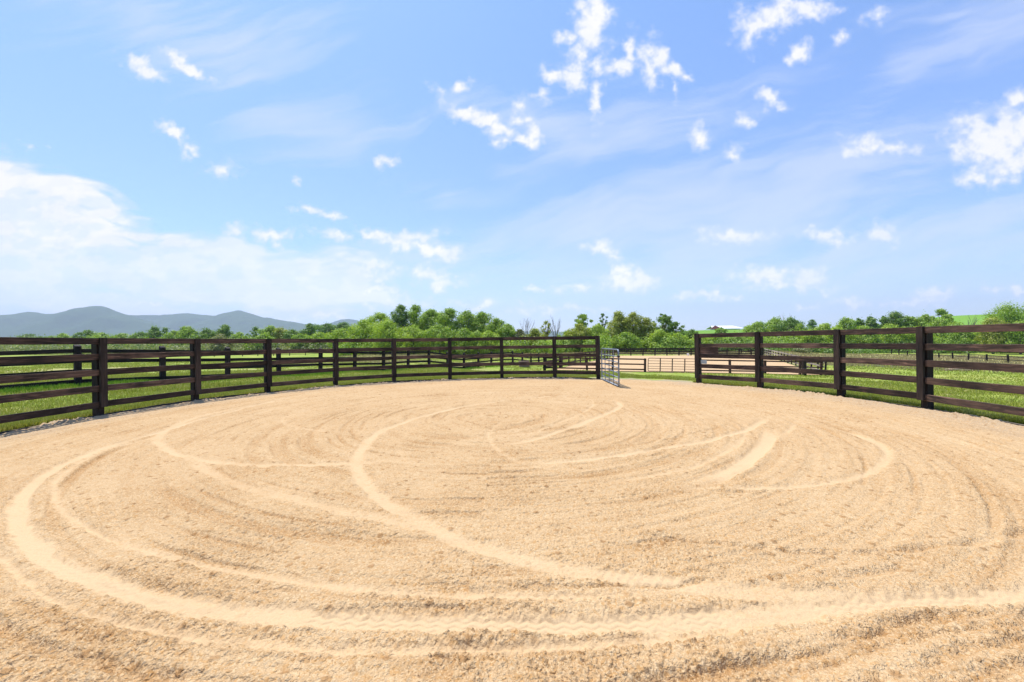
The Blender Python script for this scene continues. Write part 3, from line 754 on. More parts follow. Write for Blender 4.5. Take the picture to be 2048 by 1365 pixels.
# latch side post seen double at the arena corner
for x in (1604.5,):
    p = apt(ucol(x), -.02)
    o = empty('gate_post', p, 'thick dark post standing in front of the arena corner fence', 'post')
    b = MB(); b.post(.26, .26, 1.3, .02, z0=-.2); b.build('post_shaft', M['black_post'], o)
    b = MB(); b.post(.30, .30, 1.36, .02, z0=1.30); b.build('post_cap', M['black_post'], o)
# white ball or bucket by the far fence
p = far(1376, 709.5, 75); z = p[2]
o = empty('bucket', (p[0], p[1], apt(.5, 1)[2]+.02), 'small white bucket at the foot of the far arena fence', 'bucket')
b = MB(); b.tube([(0, 0, 0), (0, 0, .42)], [.16, .21], 12); b.build('bucket_body', M['white'], o)
b = MB(); b.tube([(0, -.0, .42), (0, 0, .45)], [.225, .225], 12); b.build('rim', M['white'], o)
# mounting block on the grass behind the fence
u, v = lv(1048, 741); Zb = 40.0; X = u/F*Zb; zb = g1(X, Zb)
o = empty('mounting_block', (X, Zb, zb), 'small brown wooden mounting block on the grass before the arena corner', 'mounting block'); o.rotation_euler = (0, 0, .15)
for kk, (y0, y1, z1) in enumerate(((-.55, -.2, .28), (-.2, .3, .55))):
    b = MB(); b.box(-.5, .5, y0, y1-.003, z1-.05, z1); b.build('step_board', M['block'], o)
for s in (-1, 1):
    b = MB(); b.box(s*.45-.02, s*.45+.02, -.5, -.203, 0, .23); b.box(s*.45-.02, s*.45+.02, -.2, .28, 0, .50); b.build('side_board', M['block'], o)
b = MB(); b.box(-.43, .43, -.50, -.47, .02, .23); b.box(-.43, .43, -.195, -.17, .24, .5); b.build('riser', M['block'], o)
# log pile and flat debris on the right-hand grass
u, v = lv(1922, 741); Zl = 35.0; X = u/F*Zl; zl = g1(X, Zl)
lg = empty('log_pile', (X, Zl, zl), 'low pile of pale split logs on the mown grass at right', 'log pile')
for (x0, y0, z0, L, r, a) in ((-1.3, .1, .10, 1.5, .13, .1), (-.9, -.2, .12, 1.3, .12, -.25), (-.2, .15, .13, 1.2, .14, .3), (.2, -.1, .1, 1.1, .11, -.1), (-.5, 0, .30, .9, .12, .15), (.7, .15, .09, .9, .1, .4)):
    b = MB(); b.tube([(-L/2, 0, 0), (-L/5, .02, .01), (L/4, -.02, 0), (L/2, 0, .01)], [r*.9, r, r*.95, r*.8], 9)
    q = b.build('log', M['log'], lg, (x0+L/2, y0, z0)); q.rotation_euler = (random.uniform(0, 3), random.uniform(-.05, .05), a)
u, v = lv(1752, 728); Zt = 44.0; X = u/F*Zt; zt_ = g1(X, Zt)
b = MB(); V = []; Fc = []
for i in range(13):
    for j in range(9):
        xx = (i/12-.5)*2.6; yy = (j/8-.5)*1.6; e = max(abs(i/6-1), abs(j/4-1))
        V.append((xx+random.uniform(-.06, .06), yy+random.uniform(-.06, .06), (.16-.13*e**2)*random.uniform(.6, 1.3) if e < .99 else -.03))
for i in range(12):
    for j in range(8): Fc.append((i*9+j, i*9+9+j, i*9+10+j, i*9+j+1))
b.add(V, Fc); tag(b.build('tarpaulin', M['tarp'], None, (X, Zt, zt_)), 'crumpled dark grey green tarpaulin lying flat on the right hand grass', 'tarpaulin')

# ------------------------------------------------------------------ farm building on the green rise
Zf = 385.0; p = far(1447, 661, Zf); zb = g1(p[0], Zf)
px = Zf/F
fb = empty('farm_building', (p[0], Zf, zb), 'long white roofed barn with a red brown gable on the green rise', 'barn'); fb.rotation_euler = (0, 0, 0)
W = 76*px; x0 = -36*px; zr = far(1447, 652, Zf)[2]-zb; ze = far(1447, 658, Zf)[2]-zb
def slab(vs, name, m, th=.3):
    a, b_, c, d_ = [Vector(q) for q in vs]; n_ = (b_-a).cross(d_-a).normalized()*th; b = MB()
    b.add([a, b_, c, d_, a-n_, b_-n_, c-n_, d_-n_], [(0,1,2,3),(7,6,5,4),(0,4,5,1),(1,5,6,2),(2,6,7,3),(3,7,4,0)]); return b.build(name, m, fb)
xr0, xr1 = -25*px, 18*px
slab([(xr0-2, -7, ze), (xr1+16*px, -7, ze), (xr1, 0, zr), (xr0, 0, zr)], 'roof', M['white_roof'])
slab([(xr0, 0, zr), (xr1, 0, zr), (xr1+16*px, 7, ze), (xr0-2, 7, ze)], 'roof', M['white_roof'])
b = MB(); b.add([(x0, -9, ze-.3), (x0+12*px, -7.4, zr+.1), (x0+25*px, -9, ze-.3), (x0, -8.4, ze-.3), (x0+12*px, -6.8, zr+.1), (x0+25*px, -8.4, ze-.3)], [(0,2,1),(3,4,5),(0,1,4,3),(1,2,5,4),(2,0,3,5)]); b.build('gable', M['red_wall'], fb)
b = MB(); b.box(x0+2*px, x0+10*px, -8.2, -7.9, 0, ze-.35); b.build('wall', M['white_wall'], fb)
b = MB(); b.box(x0+14*px, x0+22*px, -8.2, -7.9, 0, ze-.35); b.build('door', M['white_wall'], fb)
b = MB(); b.box(x0+10.5*px, x0+13.5*px, -8.25, -7.9, 0, ze-.35); b.build('wall', M['red_wall'], fb)
b = MB(); b.box(xr0+2, xr1+8*px, -6, 6, -1, ze-.4); b.build('wall', M['grey_roof'], fb)
slab([(xr1+5*px, -7, ze-1.2), (xr1+30*px, -7, ze-1.2), (xr1+30*px, 0, ze+.3), (xr1+5*px, 0, ze+.3)], 'lean_to_roof', M['grey_roof'])
for kx in (12, 20, 28):
    b = MB(); b.box(xr1+kx*px-.3, xr1+kx*px+.3, -6.6, -6, -1, ze-1.6); b.build('lean_to_post', M['white_wall'], fb)

# ------------------------------------------------------------------ trees
def leaves(P, Nn, size, name, m, parent=None, loc=None):
    n = len(P)
    Nn = Nn+rng.normal(0, .55, Nn.shape); Nn /= np.linalg.norm(Nn, axis=1)[:, None]+1e-9
    r = rng.normal(0, 1, (n, 3)); T = np.cross(Nn, r); T /= np.linalg.norm(T, axis=1)[:, None]+1e-9
    B = np.cross(Nn, T); s = size*rng.uniform(.55, 1.35, n)[:, None]
    V = np.empty((n, 4, 3), np.float32)
    V[:, 0] = P-T*s*.55; V[:, 1] = P-B*s*.32+Nn*s*.08; V[:, 2] = P+T*s*.55; V[:, 3] = P+B*s*.32+Nn*s*.08
    return link(name, npmesh(name, V.reshape(-1, 3), np.arange(n*4), 4), m, parent, loc)
def lobes_pts(lobes, n, inner=.25):
    Ls = np.array(lobes); vol = (Ls[:, 3]*Ls[:, 4]+Ls[:, 3]*Ls[:, 5]); pr = vol/vol.sum()
    k = rng.choice(len(Ls), n, p=pr); d = rng.normal(0, 1, (n, 3)); d /= np.linalg.norm(d, axis=1)[:, None]
    rr_ = 1-inner*rng.random(n)**1.5+rng.normal(0, .17, n)
    rr_ *= 1+.22*np.sin(d[:, 0]*5+k*1.7)*np.sin(d[:, 2]*6+k)
    P = Ls[k, :3]+d*Ls[k, 3:6]*rr_[:, None]; Nn = d+np.array([0, 0, .45]); return P, Nn
def tree(x, ytop, hw, Z, kind, label, cat='tree', base=.15, n=None, airy=0, leaf=None, name='tree', group='trees beyond the fields', skew=0, dens=1.0):
    X, Yp, zt_ = far(x, ytop, Z); zg = g1(X, Yp); Ht = zt_-zg; w = hw*Z/F*(1.22 if group in (GC, GL_) else 1.1)
    root = empty(name, (X, Yp, zg), label, cat, group)
    nl = random.randint(36, 48) if not airy else random.randint(26, 34)
    lob = []
    cz0 = Ht*base
    for i in range(nl):
        t = (i+.5)/nl
        zc = cz0+(Ht-cz0)*(.10+.80*t)
        prof = math.sin(PI*min(1, .22+.78*t)**1.15)**.65 if not airy else (.35+.65*math.sin(PI*t)) 
        R_ = w*max(.25, prof)*random.uniform(.3, .98)
        a = i*2.399+random.uniform(-.5, .5)
        s = min(w, (Ht-cz0)*.5)*random.uniform(.09, .33)*(.8 if airy else 1)
        if t > .88: R_ *= .4
        lob.append((R_*math.cos(a)+skew*w*t, R_*math.sin(a)*.8, min(zc, Ht-s*.72), s*random.uniform(.9, 1.35), s*1.1, s*random.uniform(.65, .9)))
    if not airy: lob.append((0, 0, (cz0+Ht)*.5, w*.55, w*.5, (Ht-cz0)*.38))
    ls = leaf or max(.22, Z*.0028)
    area = 2*PI*w*(Ht-cz0)
    nn = n or int(min(12000, max(900, area/(ls*ls)*4.2*dens*(.38 if airy else 1))))
    P, Nn = lobes_pts(lob, nn, .75 if airy else .5)
    P[:, 2] = np.maximum(P[:, 2], .05)
    leaves(P, Nn, ls, 'crown', LEAF[kind], root)
    b = MB(); tr = max(.12, Ht*.022)
    b.tube([(0, 0, -.3), (.03*w, 0, Ht*.2), (skew*w*.3, .05, Ht*.5), (skew*w*.6, 0, Ht*.82)], [tr*1.3, tr, tr*.7, tr*.2], 8)
    for l in lob[::2]:
        z0 = min(l[2]*.75, Ht*.6)
        b.tube([(skew*w*.3, 0, z0*.75), (l[0]*.5, l[1]*.5, z0+(l[2]-z0)*.5), (l[0], l[1], l[2])], [tr*.5, tr*.32, tr*.1], 5)
    b.build('trunk', M['bark'], root)
    return root
def dead_tree(x, ytop, hw, Z, label, leafy=0, name='bare_tree', stems=3):
    X, Yp, zt_ = far(x, ytop, Z); zg = g1(X, Yp); Ht = zt_-zg; w = hw*Z/F
    root = empty(name, (X, Yp, zg), label, 'bare tree', 'bare trees in the tree line'); b = MB(); tips = []
    def br(p, d, L, r, dep):
        q = p+d*L; mid = p+d*L*.5+Vector((random.uniform(-1, 1), random.uniform(-1, 1), 0))*L*.08
        b.tube([p, mid, q], [r, r*.8, r*.6], 5)
        if dep == 0: tips.append(q); return
        for k in range(3 if dep > 1 else 2):
            a = random.uniform(0, 2*PI); sp = random.uniform(.25, .6)
            br(q-d*L*random.uniform(0, .35), (d+Vector((math.cos(a)*sp, math.sin(a)*sp, .12))).normalized(), L*random.uniform(.55, .8), r*.55, dep-1)
    for s in range(stems):
        a = 2*PI*s/stems+.4; br(Vector((0, 0, -.2)), Vector((math.cos(a)*.30*w/Ht*2, math.sin(a)*.3, 1)).normalized(), Ht*.42, Ht*.013+.04, 3)
    m_ = max(v[2] for v in b.v); k = Ht/m_; b.v = [(v[0]*k, v[1]*k, v[2]*k) for v in b.v]
    mx = max(abs(v[0]) for v in b.v); kx = w/mx; b.v = [(v[0]*kx, v[1], v[2]) for v in b.v]
    b.build('branches', M['deadbark'], root)
    if leafy:
        P = np.array([(t.x*k*kx, t.y*k, t.z*k) for t in tips if t.z*k < Ht*.75]); idx = rng.integers(0, len(P), leafy)
        P = P[idx]+rng.normal(0, .45, (leafy, 3)); leaves(P, rng.normal(0, 1, P.shape), .3, 'leaves', LEAF['dark'], root)
    return root

GL_ = 'trees of the distant left tree line'; GC = 'trees of the clump behind the pen'; GM = 'trees behind the far arena'; GR = 'trees of the right hand tree line'
T = tree
# distant left tree line, below the mountains
T(60,668,45,210,'far','low hazy green trees at the far left edge, barely above the top rail',group=GL_)
T(125,667,30,210,'mid','low green tree just left of the first fence post, under the big mountain',group=GL_)
T(174,660,24,200,'dark','dark bushy tree above the leftmost fence post, with a ragged spiky top',group=GL_)
T(203,665,30,190,'mid','low light green tree right beside the dark one above the leftmost fence post',group=GL_)
T(245,666,32,200,'mid','low rounded tree between the first two fence posts, lowest in that gap',group=GL_)
T(283,663,22,200,'dark','small dark tree left of the tall narrow one between the first two posts',group=GL_)
T(309,650,15,190,'dark','tall narrow dark tree standing alone between the first two fence posts',group=GL_,base=.05)
T(330,652,16,190,'far','thin airy grey green tree right of the tall narrow dark one',group=GL_,airy=1)
T(348,660,26,185,'mid','low green bush tree between the airy tree and the taller twin topped one',group=GL_)
T(374,652,24,185,'mid','broad green tree with two tips just left of the second fence post',group=GL_)
T(414,656,24,190,'dark','dark domed tree just right of the second fence post',group=GL_)
T(450,647,17,190,'dark','round dark tree standing highest between the second and third posts',group=GL_)
T(480,664,26,185,'mid','low green tree right of the round dark one under the second mountain peak',group=GL_)
T(512,651,15,180,'dark','dark leaning tree with an open crown just left of the third post',group=GL_,airy=1)
T(541,651,24,175,'mid','tall mid green tree directly above the third fence post',group=GL_)
T(560,655,22,175,'olive','olive green tree with a thin bare top right of the third post',group=GL_)
T(585,657,26,170,'dark','dark wide tree between the third post and the lone round tree',group=GL_)
T(619,645,15,170,'dark','lone round headed tree with sky under its crown, left of the fourth post',group=GL_,base=.3)
T(655,644,30,230,'far','dark blue green wooded rise left of the bright bushes, nearest the fourth post',group=GL_)
T(688,643,30,230,'far','dark blue green trees just behind the left end of the bright clump',group=GL_)
for k, (x, y, w, c) in enumerate(((440,668,30,'brush'),(525,667,34,'mid'),(600,666,30,'mid'),(640,664,26,'bright'))):
    T(x,y,w,160,c,['pale olive shrub low in front of the round dark tree','low light green shrub below the tall tree above the third post','low light green shrub under the lone round headed tree','bright green shrub at the foot of the wooded rise'][k],cat='shrub',name='shrub',group='shrubs before the left tree line',base=.02)
# the big clump
T(802,604,24,122,'dark','tallest dark green tree rising at the left of the big clump',group=GC,base=.1)
T(832,606,30,125,'mid','tall feathery mid green tree behind the dark one in the big clump',group=GC)
T(862,615,26,122,'mid','mid green tree in the middle of the big clump, below its two tallest',group=GC)
T(893,613,30,115,'mid','tree with a jagged leaning top at the centre of the big clump',group=GC,skew=.2)
T(932,618,32,118,'mid','rounded tree right of the jagged topped one in the big clump',group=GC)
T(964,620,28,118,'mid','tree with an upright broken crown toward the right of the big clump',group=GC)
T(992,634,28,116,'mid','lower dark tree on the sloping right shoulder of the big clump',group=GC)
T(1015,644,18,112,'mid','last small tree at the right end of the big clump',group=GC)
T(762,622,34,118,'bright','bright yellow green tree stepping up to the tallest trees at left',group=GC)
T(726,636,36,110,'bright','broad bright green tree at the left end of the big clump',group=GC,base=.03)
T(686,655,34,108,'bright','low bright green bush tree at the far left foot of the big clump',group=GC,base=.02)
T(778,640,40,100,'bright','bright green round bush tree before the tallest dark tree',group=GC,base=.02)
T(826,650,40,98,'bright','spreading light green bush tree low in the centre of the clump',group=GC,base=.02)
T(878,646,38,98,'mid','light green bush tree low before the jagged topped tree',group=GC,base=.02)
T(928,654,36,98,'mid','mid green bush tree low before the rounded trees of the clump',group=GC,base=.02)
T(975,660,32,98,'bright','bright green bush tree low at the right foot of the clump',group=GC,base=.02)
# middle gap
T(1040,655,20,112,'brush','pale brushy shrub right after the clump, nearest it',cat='shrub',name='shrub',group='shrubs in the gap between the clump and the arena trees',base=.02)
T(1070,655,22,108,'olive','leafy olive shrub below the spiky bare tree tops',cat='shrub',name='shrub',group='shrubs in the gap between the clump and the arena trees',base=.02)
dead_tree(1052,634,18,110,'spiky bare tree top leaning left, just right of the big clump',stems=2)
T(1092,640,13,110,'olive','small half bare tree with one clump of leaves, left of the tall bare tree',airy=1,base=.45,group='shrubs in the gap between the clump and the arena trees',dens=.9)
dead_tree(1110,626,17,108,'tall bare grey tree with forked twigs between clump and arena trees',stems=3)
T(1134,660,28,106,'mid','low green shrub behind the last left fence posts, beside the tall bare tree',cat='shrub',name='shrub',group='shrubs in the gap between the clump and the arena trees',base=.02)
# behind the arena
T(1165,621,26,108,'mid','open topped leafy tree directly above the gate post',group=GM,airy=1,base=.1,dens=1.6)
T(1158,644,26,104,'olive','dense lower tree standing in front of the open topped one above the gate post',group=GM,base=.02)
T(1206,623,12,112,'far','very thin grey tree between the open topped tree and the broad pair',group=GM,airy=1,base=.3)
T(1196,646,24,104,'bright','light green low tree just right of the gate post',group=GM,base=.02)
T(1236,619,26,106,'olive','left tree of the tall broad pair behind the open gate',group=GM,base=.03)
T(1266,619,26,106,'olive','right tree of the tall broad pair behind the open gate',group=GM,base=.03)
T(1292,631,22,106,'olive','tree on the right shoulder of the tall broad pair',group=GM,base=.03)
T(1326,623,26,108,'dark','dark open tree with sky showing through, above the arena tube gate',group=GM,airy=1,base=.3,dens=2.0)
T(1352,640,18,108,'dark','drooping right side tree beside the dark open tree',group=GM,airy=1,base=.35,dens=1.6)
T(1318,657,30,100,'bright','bright low bush tree under the dark open tree',group=GM,base=.02)
T(1356,664,28,100,'bright','bright low bush tree left of the right gate post',group=GM,base=.02)
T(1384,657,20,112,'dark','small dark round tree just left of the right gate post',group=GM,base=.05)
T(1250,664,34,98,'mid','dense low tree at the foot of the tall broad pair',group=GM,base=.02)
T(1398,668,24,100,'bright','bright bush peeping above the end post of the right fence',group=GM,base=.02)
# right-hand line
T(1442,655,14,260,'mid','small round tree in front of the white roofed barn',group=GR)
T(1517,642,32,150,'mid','left lobe of the big rounded tree mound right of the barn',group=GR)
T(1550,634,40,155,'mid','middle of the big rounded tree mound right of the barn',group=GR)
T(1582,633,34,150,'dark','darker right crest of the big rounded tree mound',group=GR)
T(1600,646,18,145,'mid','low right shoulder of the big rounded tree mound',group=GR)
dead_tree(1572,624,3,155,'single thin bare tree top sticking up over the rounded mound',stems=1)
T(1624,638,9,260,'far','tiny dark conifer like tree between the mound and the next trees',group=GR)
T(1650,646,34,145,'bright','low bright green tree right of the rounded mound',group=GR)
T(1692,633,24,150,'mid','first tree of the row of rounded crowns, above the third right fence post',group=GR)
T(1718,632,13,152,'dark','small dark upright tree second in the row of rounded crowns',group=GR)
T(1741,629,16,152,'dark','dark tree third in the row of rounded crowns, taller than its left neighbour',group=GR)
T(1768,626,15,152,'dark','open dark tree fourth in the row of rounded crowns',group=GR,airy=1,dens=2)
T(1790,621,24,150,'dark','broad tallest tree in the row of rounded crowns',group=GR)
T(1822,631,22,148,'mid','lower green tree left of the fourth right fence post',group=GR)
T(1852,623,22,146,'mid','spreading tree with a level top above the fourth right fence post',group=GR)
T(1884,614,22,148,'mid','tallest open tree just left of the bright green hill',group=GR,airy=1,dens=2.2)
T(1880,636,40,140,'mid','wide feathery bush tree below the tallest open tree, before the green hill',group=GR)
dead_tree(1935,630,10,142,'small bare tree standing before the bright green hill',stems=2)
T(2012,604,42,120,'mid','big dense tree at the right edge, left part of its crown',group=GR,base=.05,dens=1.1)
T(2070,600,46,120,'mid','big dense tree cut by the right edge of the photo',group=GR,base=.05,dens=1.1)
T(1985,634,30,112,'olive','lower olive tree in front of the big dense trees at the right edge',group=GR,base=.02)
T(2040,640,40,108,'mid','low mid green tree in front of the big dense tree at the right edge',group=GR,base=.02)
T(2110,650,40,110,'mid','tree just past the right edge of the photo',group=GR,base=.02)
for k, (x, y, w, c) in enumerate(((1430,669,26,'bright'),(1475,667,30,'mid'),(1620,657,30,'bright'),(1675,653,34,'bright'),(1730,650,34,'mid'),(1785,648,36,'bright'),(1835,652,30,'bright'),(1925,655,34,'mid'),(1960,657,30,'dark'))):
    T(x,y,w,128,c,['bright shrub behind the first bay of the right fence','mid green shrub left of the second right fence post','bright shrub under the tiny conifer like tree','bright shrub left of the third right fence post','mid green shrub right of the third right fence post','bright shrub below the broad tallest tree of the row','bright shrub just left of the fourth right fence post','green shrub at the foot of the bright green hill','dark shrub between green hill and big edge tree'][k],cat='shrub',name='shrub',group='shrubs before the right tree line',base=.02)
# grey green bush standing in the tan grass
T(1603,695,26,118,'brush','low rounded grey green bush in the tan grass beyond the right fence',cat='bush',name='bush',group=None,base=0,leaf=.3)

# undergrowth that reads as one mass
def under(name, segs, kind, label, leaf, n):
    lob = []
    for (x0, x1, yt, Z, dx) in segs:
        x = x0
        while x < x1:
            X, Y, z = far(x, yt+random.uniform(-4, 7), Z+random.uniform(-4, 4)); zg = g1(X, Y); hgt = max(.8, z-zg)
            s = dx*Z/F*random.uniform(.7, 1.1)
            lob.append((X, Y, zg+hgt*.45, s, s, hgt*.58)); lob.append((X+random.uniform(-1, 1)*s, Y-s*.7, zg+hgt*.2, s*.8, s*.7, hgt*.34))
            x += dx*random.uniform(.7, 1.2)
    P, Nn = lobes_pts(lob, n, .4)
    tag(leaves(P, Nn, leaf, name, LEAF[kind]), None, label, kind='stuff')
under('undergrowth', [(-350, 700, 676, 178, 22)], 'dark', 'undergrowth', .55, 46000)
under('undergrowth', [(-350, 690, 684, 160, 26)], 'brush', 'undergrowth', .5, 30000)
under('undergrowth', [(690, 1120, 676, 104, 20)], 'mid', 'undergrowth', .34, 34000)
under('undergrowth', [(1110, 1420, 674, 102, 20)], 'mid', 'undergrowth', .34, 34000)
under('undergrowth', [(1400, 2300, 668, 136, 22)], 'mid', 'undergrowth', .42, 60000)
under('undergrowth', [(1400, 2300, 684, 124, 24)], 'dark', 'undergrowth', .4, 40000)

# ------------------------------------------------------------------ mountains
def range_(name, sky, Z, depth, seed, x0, x1, n=220):
    xs = np.array([p[0] for p in sky], float); ys = np.array([p[1] for p in sky], float)
    X = np.linspace(x0, x1, n); y = np.interp(X, xs, ys)
    k = np.exp(-np.linspace(-2, 2, 9)**2); k /= k.sum(); y = np.convolve(np.pad(y, 4, mode='edge'), k, 'valid')
    m = 70; tv = np.linspace(-1, 1, m)
    Xw = np.empty((n, m)); Yw = np.empty((n, m)); Zw = np.empty((n, m))
    for i in range(n):
        xr, yr, zr = far(X[i], y[i], Z)
        for j, t in enumerate(tv):
            Yw[i, j] = Z+t*depth; Xw[i, j] = xr*(1+.0*t)
            Zw[i, j] = -8+(zr+8)*(1-abs(t)**1.25)
    rg = (np.abs(fbm(Xw/380, Yw/800, seed, 5)-.5)*2-.35)
    fall = 1-np.abs(tv)[None]
    Zw += rg*230*np.sin(np.clip(np.abs(tv), 0, 1)*PI)[None]*np.clip((Zw+8)/300, 0, 1)
    Zw += (fbm(Xw/90, Yw/90, seed+3, 3)-.5)*16*np.clip((Zw+8)/100, 0, 1)
    ii = np.arange(n-1)[:, None]*m+np.arange(m-1)[None]
    me = npmesh(name, np.stack([Xw, Yw, Zw], 2).reshape(-1, 3), np.stack([ii, ii+m, ii+m+1, ii+1], 2).reshape(-1, 4), 4, True)
    tag(link(name, me, M['mount']), None, None, kind='structure')
range_('mountains', [(-900,640),(-500,625),(-250,634),(-60,637),(0,632),(40,626),(60,623),(80,625),(100,630),(125,624),(150,617),(175,613),(198,611),(215,615),(235,624),(262,633),(300,648),(340,662),(400,685)], 5200, 1100, 5, -900, 430)
range_('mountains', [(160,640),(235,634),(262,631),(300,631),(340,629),(375,626),(400,629),(430,632),(450,626),(476,620),(495,625),(520,634),(545,637),(580,643),(610,648),(640,651),(700,662),(760,690)], 6400, 1200, 15, 150, 780)
range_('mountains', [(560,660),(640,655),(670,643),(690,637),(712,640),(740,650),(800,662),(1000,664),(1100,663),(1300,668),(1450,690)], 8000, 900, 25, 540, 1450)

# ------------------------------------------------------------------ haze
HX, HY0, HY1, HT = 11500.0, -300.0, 9300.0, 760.0
b = MB(); b.box(-9500, 9500, HY0, HY1, -30, HT)
m, nt, out = mat('thin blue air')
v = N(nt, 'VolumePrincipled'); v.inputs['Color'].default_value = (.72, .84, 1, 1); v.inputs['Density'].default_value = 1.05e-4; v.inputs['Anisotropy'].default_value = .1
nt.links.new(v.outputs[0], out.inputs['Volume'])
tag(b.build('haze', m), None, 'haze', kind='stuff')

# ------------------------------------------------------------------ sky
world = bpy.data.worlds.new('World'); scene.world = world; world.use_nodes = True
nt = world.node_tree; nt.nodes.clear()
out = N(nt, 'OutputWorld'); bg = N(nt, 'Background'); nt.links.new(bg.outputs[0], out.inputs[0])
SUN = Vector((-.25, .25, 1)).normalized()
sky = N(nt, 'TexSky', sky_type='NISHITA'); sky.sun_disc = False
sky.sun_elevation = math.asin(SUN.z); sky.sun_rotation = math.atan2(SUN.x, SUN.y)
sky.air_density = 1.0; sky.dust_density = .6; sky.ozone_density = 1.6
STR = .15
tcw = N(nt, 'TexCoord'); spw = N(nt, 'SeparateXYZ'); nt.links.new(tcw.outputs['Generated'], spw.inputs[0])
nt.links.new(mixc(nt, 1.0, sky.outputs[0], ramp(nt, spw.outputs[2], [(0, (.62, .69, .90)), (.30, (.68, .745, .93)), (.65, (.69, .82, .97))]), 'MULTIPLY'), bg.inputs[0]); bg.inputs[1].default_value = STR

# the cloud layer: a far shell outside the haze, dense where there is cloud
PUFF = [(1180,52,34,50,5,1.2),(1200,8,20,34,0,1.2),(1130,72,22,10,0,.8),(1160,104,26,22,0,1),(1100,150,26,15,20,.95),(1140,156,26,16,20,.9),(1150,130,24,16,-10,.85),(1185,132,26,16,10,.9),
 (1230,135,34,16,-5,.95),(1258,100,12,26,0,.8),(1308,112,24,30,-20,1.1),(1298,146,12,26,0,.8),(1342,140,32,13,25,.9),(1370,152,16,8,20,.7),(1193,196,10,34,0,.75),(1348,176,7,16,0,.6),
 (924,229,26,12,5,1),(962,238,34,16,12,1.1),(1000,256,34,20,25,1.1),(1032,240,24,14,0,1),(1050,286,36,11,5,1),(1068,262,14,20,-20,.9),(1000,284,18,14,30,.8),
 (919,179,20,13,-30,.7),(877,194,10,18,-30,.55),(1039,199,12,12,0,.55),(1076,188,11,9,0,.5),(775,324,16,10,0,.6),
 (828,474,46,17,5,1.2),(790,482,40,15,5,1),(745,475,34,9,8,.9),(872,500,44,12,12,1.1),(830,492,60,12,8,1),
 (736,540,40,15,0,.95),(775,552,34,13,0,.8),(862,546,34,14,0,.85),(880,566,40,12,0,.6),(740,584,50,13,0,.7),(690,600,40,8,0,.5),
 (1205,498,27,12,10,1),(1225,512,18,8,10,.6),(1252,562,44,14,5,1),(1243,545,20,15,0,1),(1158,578,34,8,0,.75),(1380,593,40,8,0,.7),(1058,580,16,4,0,.5),
 (1549,30,50,28,-25,1.2),(1512,52,34,30,-20,1.15),(1610,12,44,16,5,.9),(1478,52,18,13,0,.7),(1496,84,20,20,0,.6),(1600,108,24,17,-25,.95),(1684,72,16,12,0,.6),(1746,34,18,11,-30,.55),
 (1540,197,20,13,10,.8),(1552,205,18,10,20,.7),(1492,244,10,12,0,.5),(1402,272,16,24,0,.65),(1472,306,16,10,0,.45),(1744,290,40,18,0,1),(1790,300,36,14,5,.8),(1730,300,34,10,0,.8),
 (1950,280,50,44,-25,1),(1996,300,64,58,0,1.2),(2030,258,56,42,-10,1.15),(1948,350,36,18,0,.95),(2012,350,40,14,0,.7),(2036,199,26,13,-25,.8),
 (1462,473,64,13,2,.85),(1662,468,34,12,0,.8),(1770,465,24,15,10,.7),(1540,552,62,15,2,1),(1616,552,38,18,0,1),(1580,572,80,8,0,.6),(1705,604,38,9,0,.7),(1870,590,46,12,0,.85),(1850,606,60,7,0,.6),
 (1998,577,22,9,0,.8),(2040,582,26,8,0,.75),(1425,593,44,8,0,.75),(1612,616,18,5,0,.6),(1813,604,50,7,0,.5),
 (292,140,42,13,24,1),(372,130,42,9,33,1),(352,272,32,11,30,.95),(384,294,18,13,45,.85),(369,306,9,12,0,.5),(440,342,22,8,0,.4),(600,361,7,5,0,.5),(540,467,38,14,0,.95),(466,462,22,17,0,.65),(562,494,16,13,30,.5),
 (668,434,27,8,20,1),(680,472,36,9,15,.8),(620,416,24,5,10,.5),(66,288,16,4,5,.4),(299,603,40,8,0,.7),(650,634,40,9,0,.8),(548,630,36,10,0,.5),(960,612,34,7,0,.7),(800,610,60,10,0,.5),(1110,618,70,5,0,.4),(1045,607,16,6,10,.5)]

EXPO = .76
us = np.arange(-1.75, 1.75, .0026); vsn = np.arange(-.012, 1.12, .0026)
CU, CV = np.meshgrid(us, vsn, indexing='ij')
def pix(x, y): u, v = lv(x, y); return u/F, -v/F
def nblobs(U, Vv, Q, grow=1.0):
    acc = np.full(U.shape, -2.0)
    for x, y, rx, ry, rot, st in Q:
        u, v = pix(x, y); rx *= grow; ry *= grow; rx /= F; ry /= F; m = max(rx, ry)*3+.06
        i0, i1 = np.searchsorted(us, (u-m, u+m)); j0, j1 = np.searchsorted(vsn, (v-m, v+m))
        if i1 <= i0 or j1 <= j0: continue
        c, s_ = math.cos(math.radians(-rot)), math.sin(math.radians(-rot))
        dx = U[i0:i1, j0:j1]-u; dy = Vv[i0:i1, j0:j1]-v
        L = np.hypot((dx*c+dy*s_)/rx, (-dx*s_+dy*c)/ry)
        acc[i0:i1, j0:j1] = np.maximum(acc[i0:i1, j0:j1], st*(1-L))
    return np.maximum(acc, -2)
f1 = lambda a, b_, sd, o=6: fbm(a, b_, sd, o)-.5
WU = CU+.040*f1(CU*18, CV*18, 201, 5)+.022*f1(CU*60, CV*60, 203, 4); WV = CV+.034*f1(CU*18, CV*18, 205, 5)+.022*f1(CU*60, CV*60, 207, 4)
pf = nblobs(WU, WV, PUFF, 1.16)
fine = fbm(CU*34+3, CV*40, 210, 6)
wisp = fbm(CU*90, CV*90, 212, 4)
dpuff = sst(-.36, 1.05, pf+1.5*(fine-.5)+.5*(wisp-.5)+.12)
LU = CU+.22*f1(CU*3, CV*3, 220, 4); LV = CV+.10*f1(CU*3, CV*4, 222, 4)
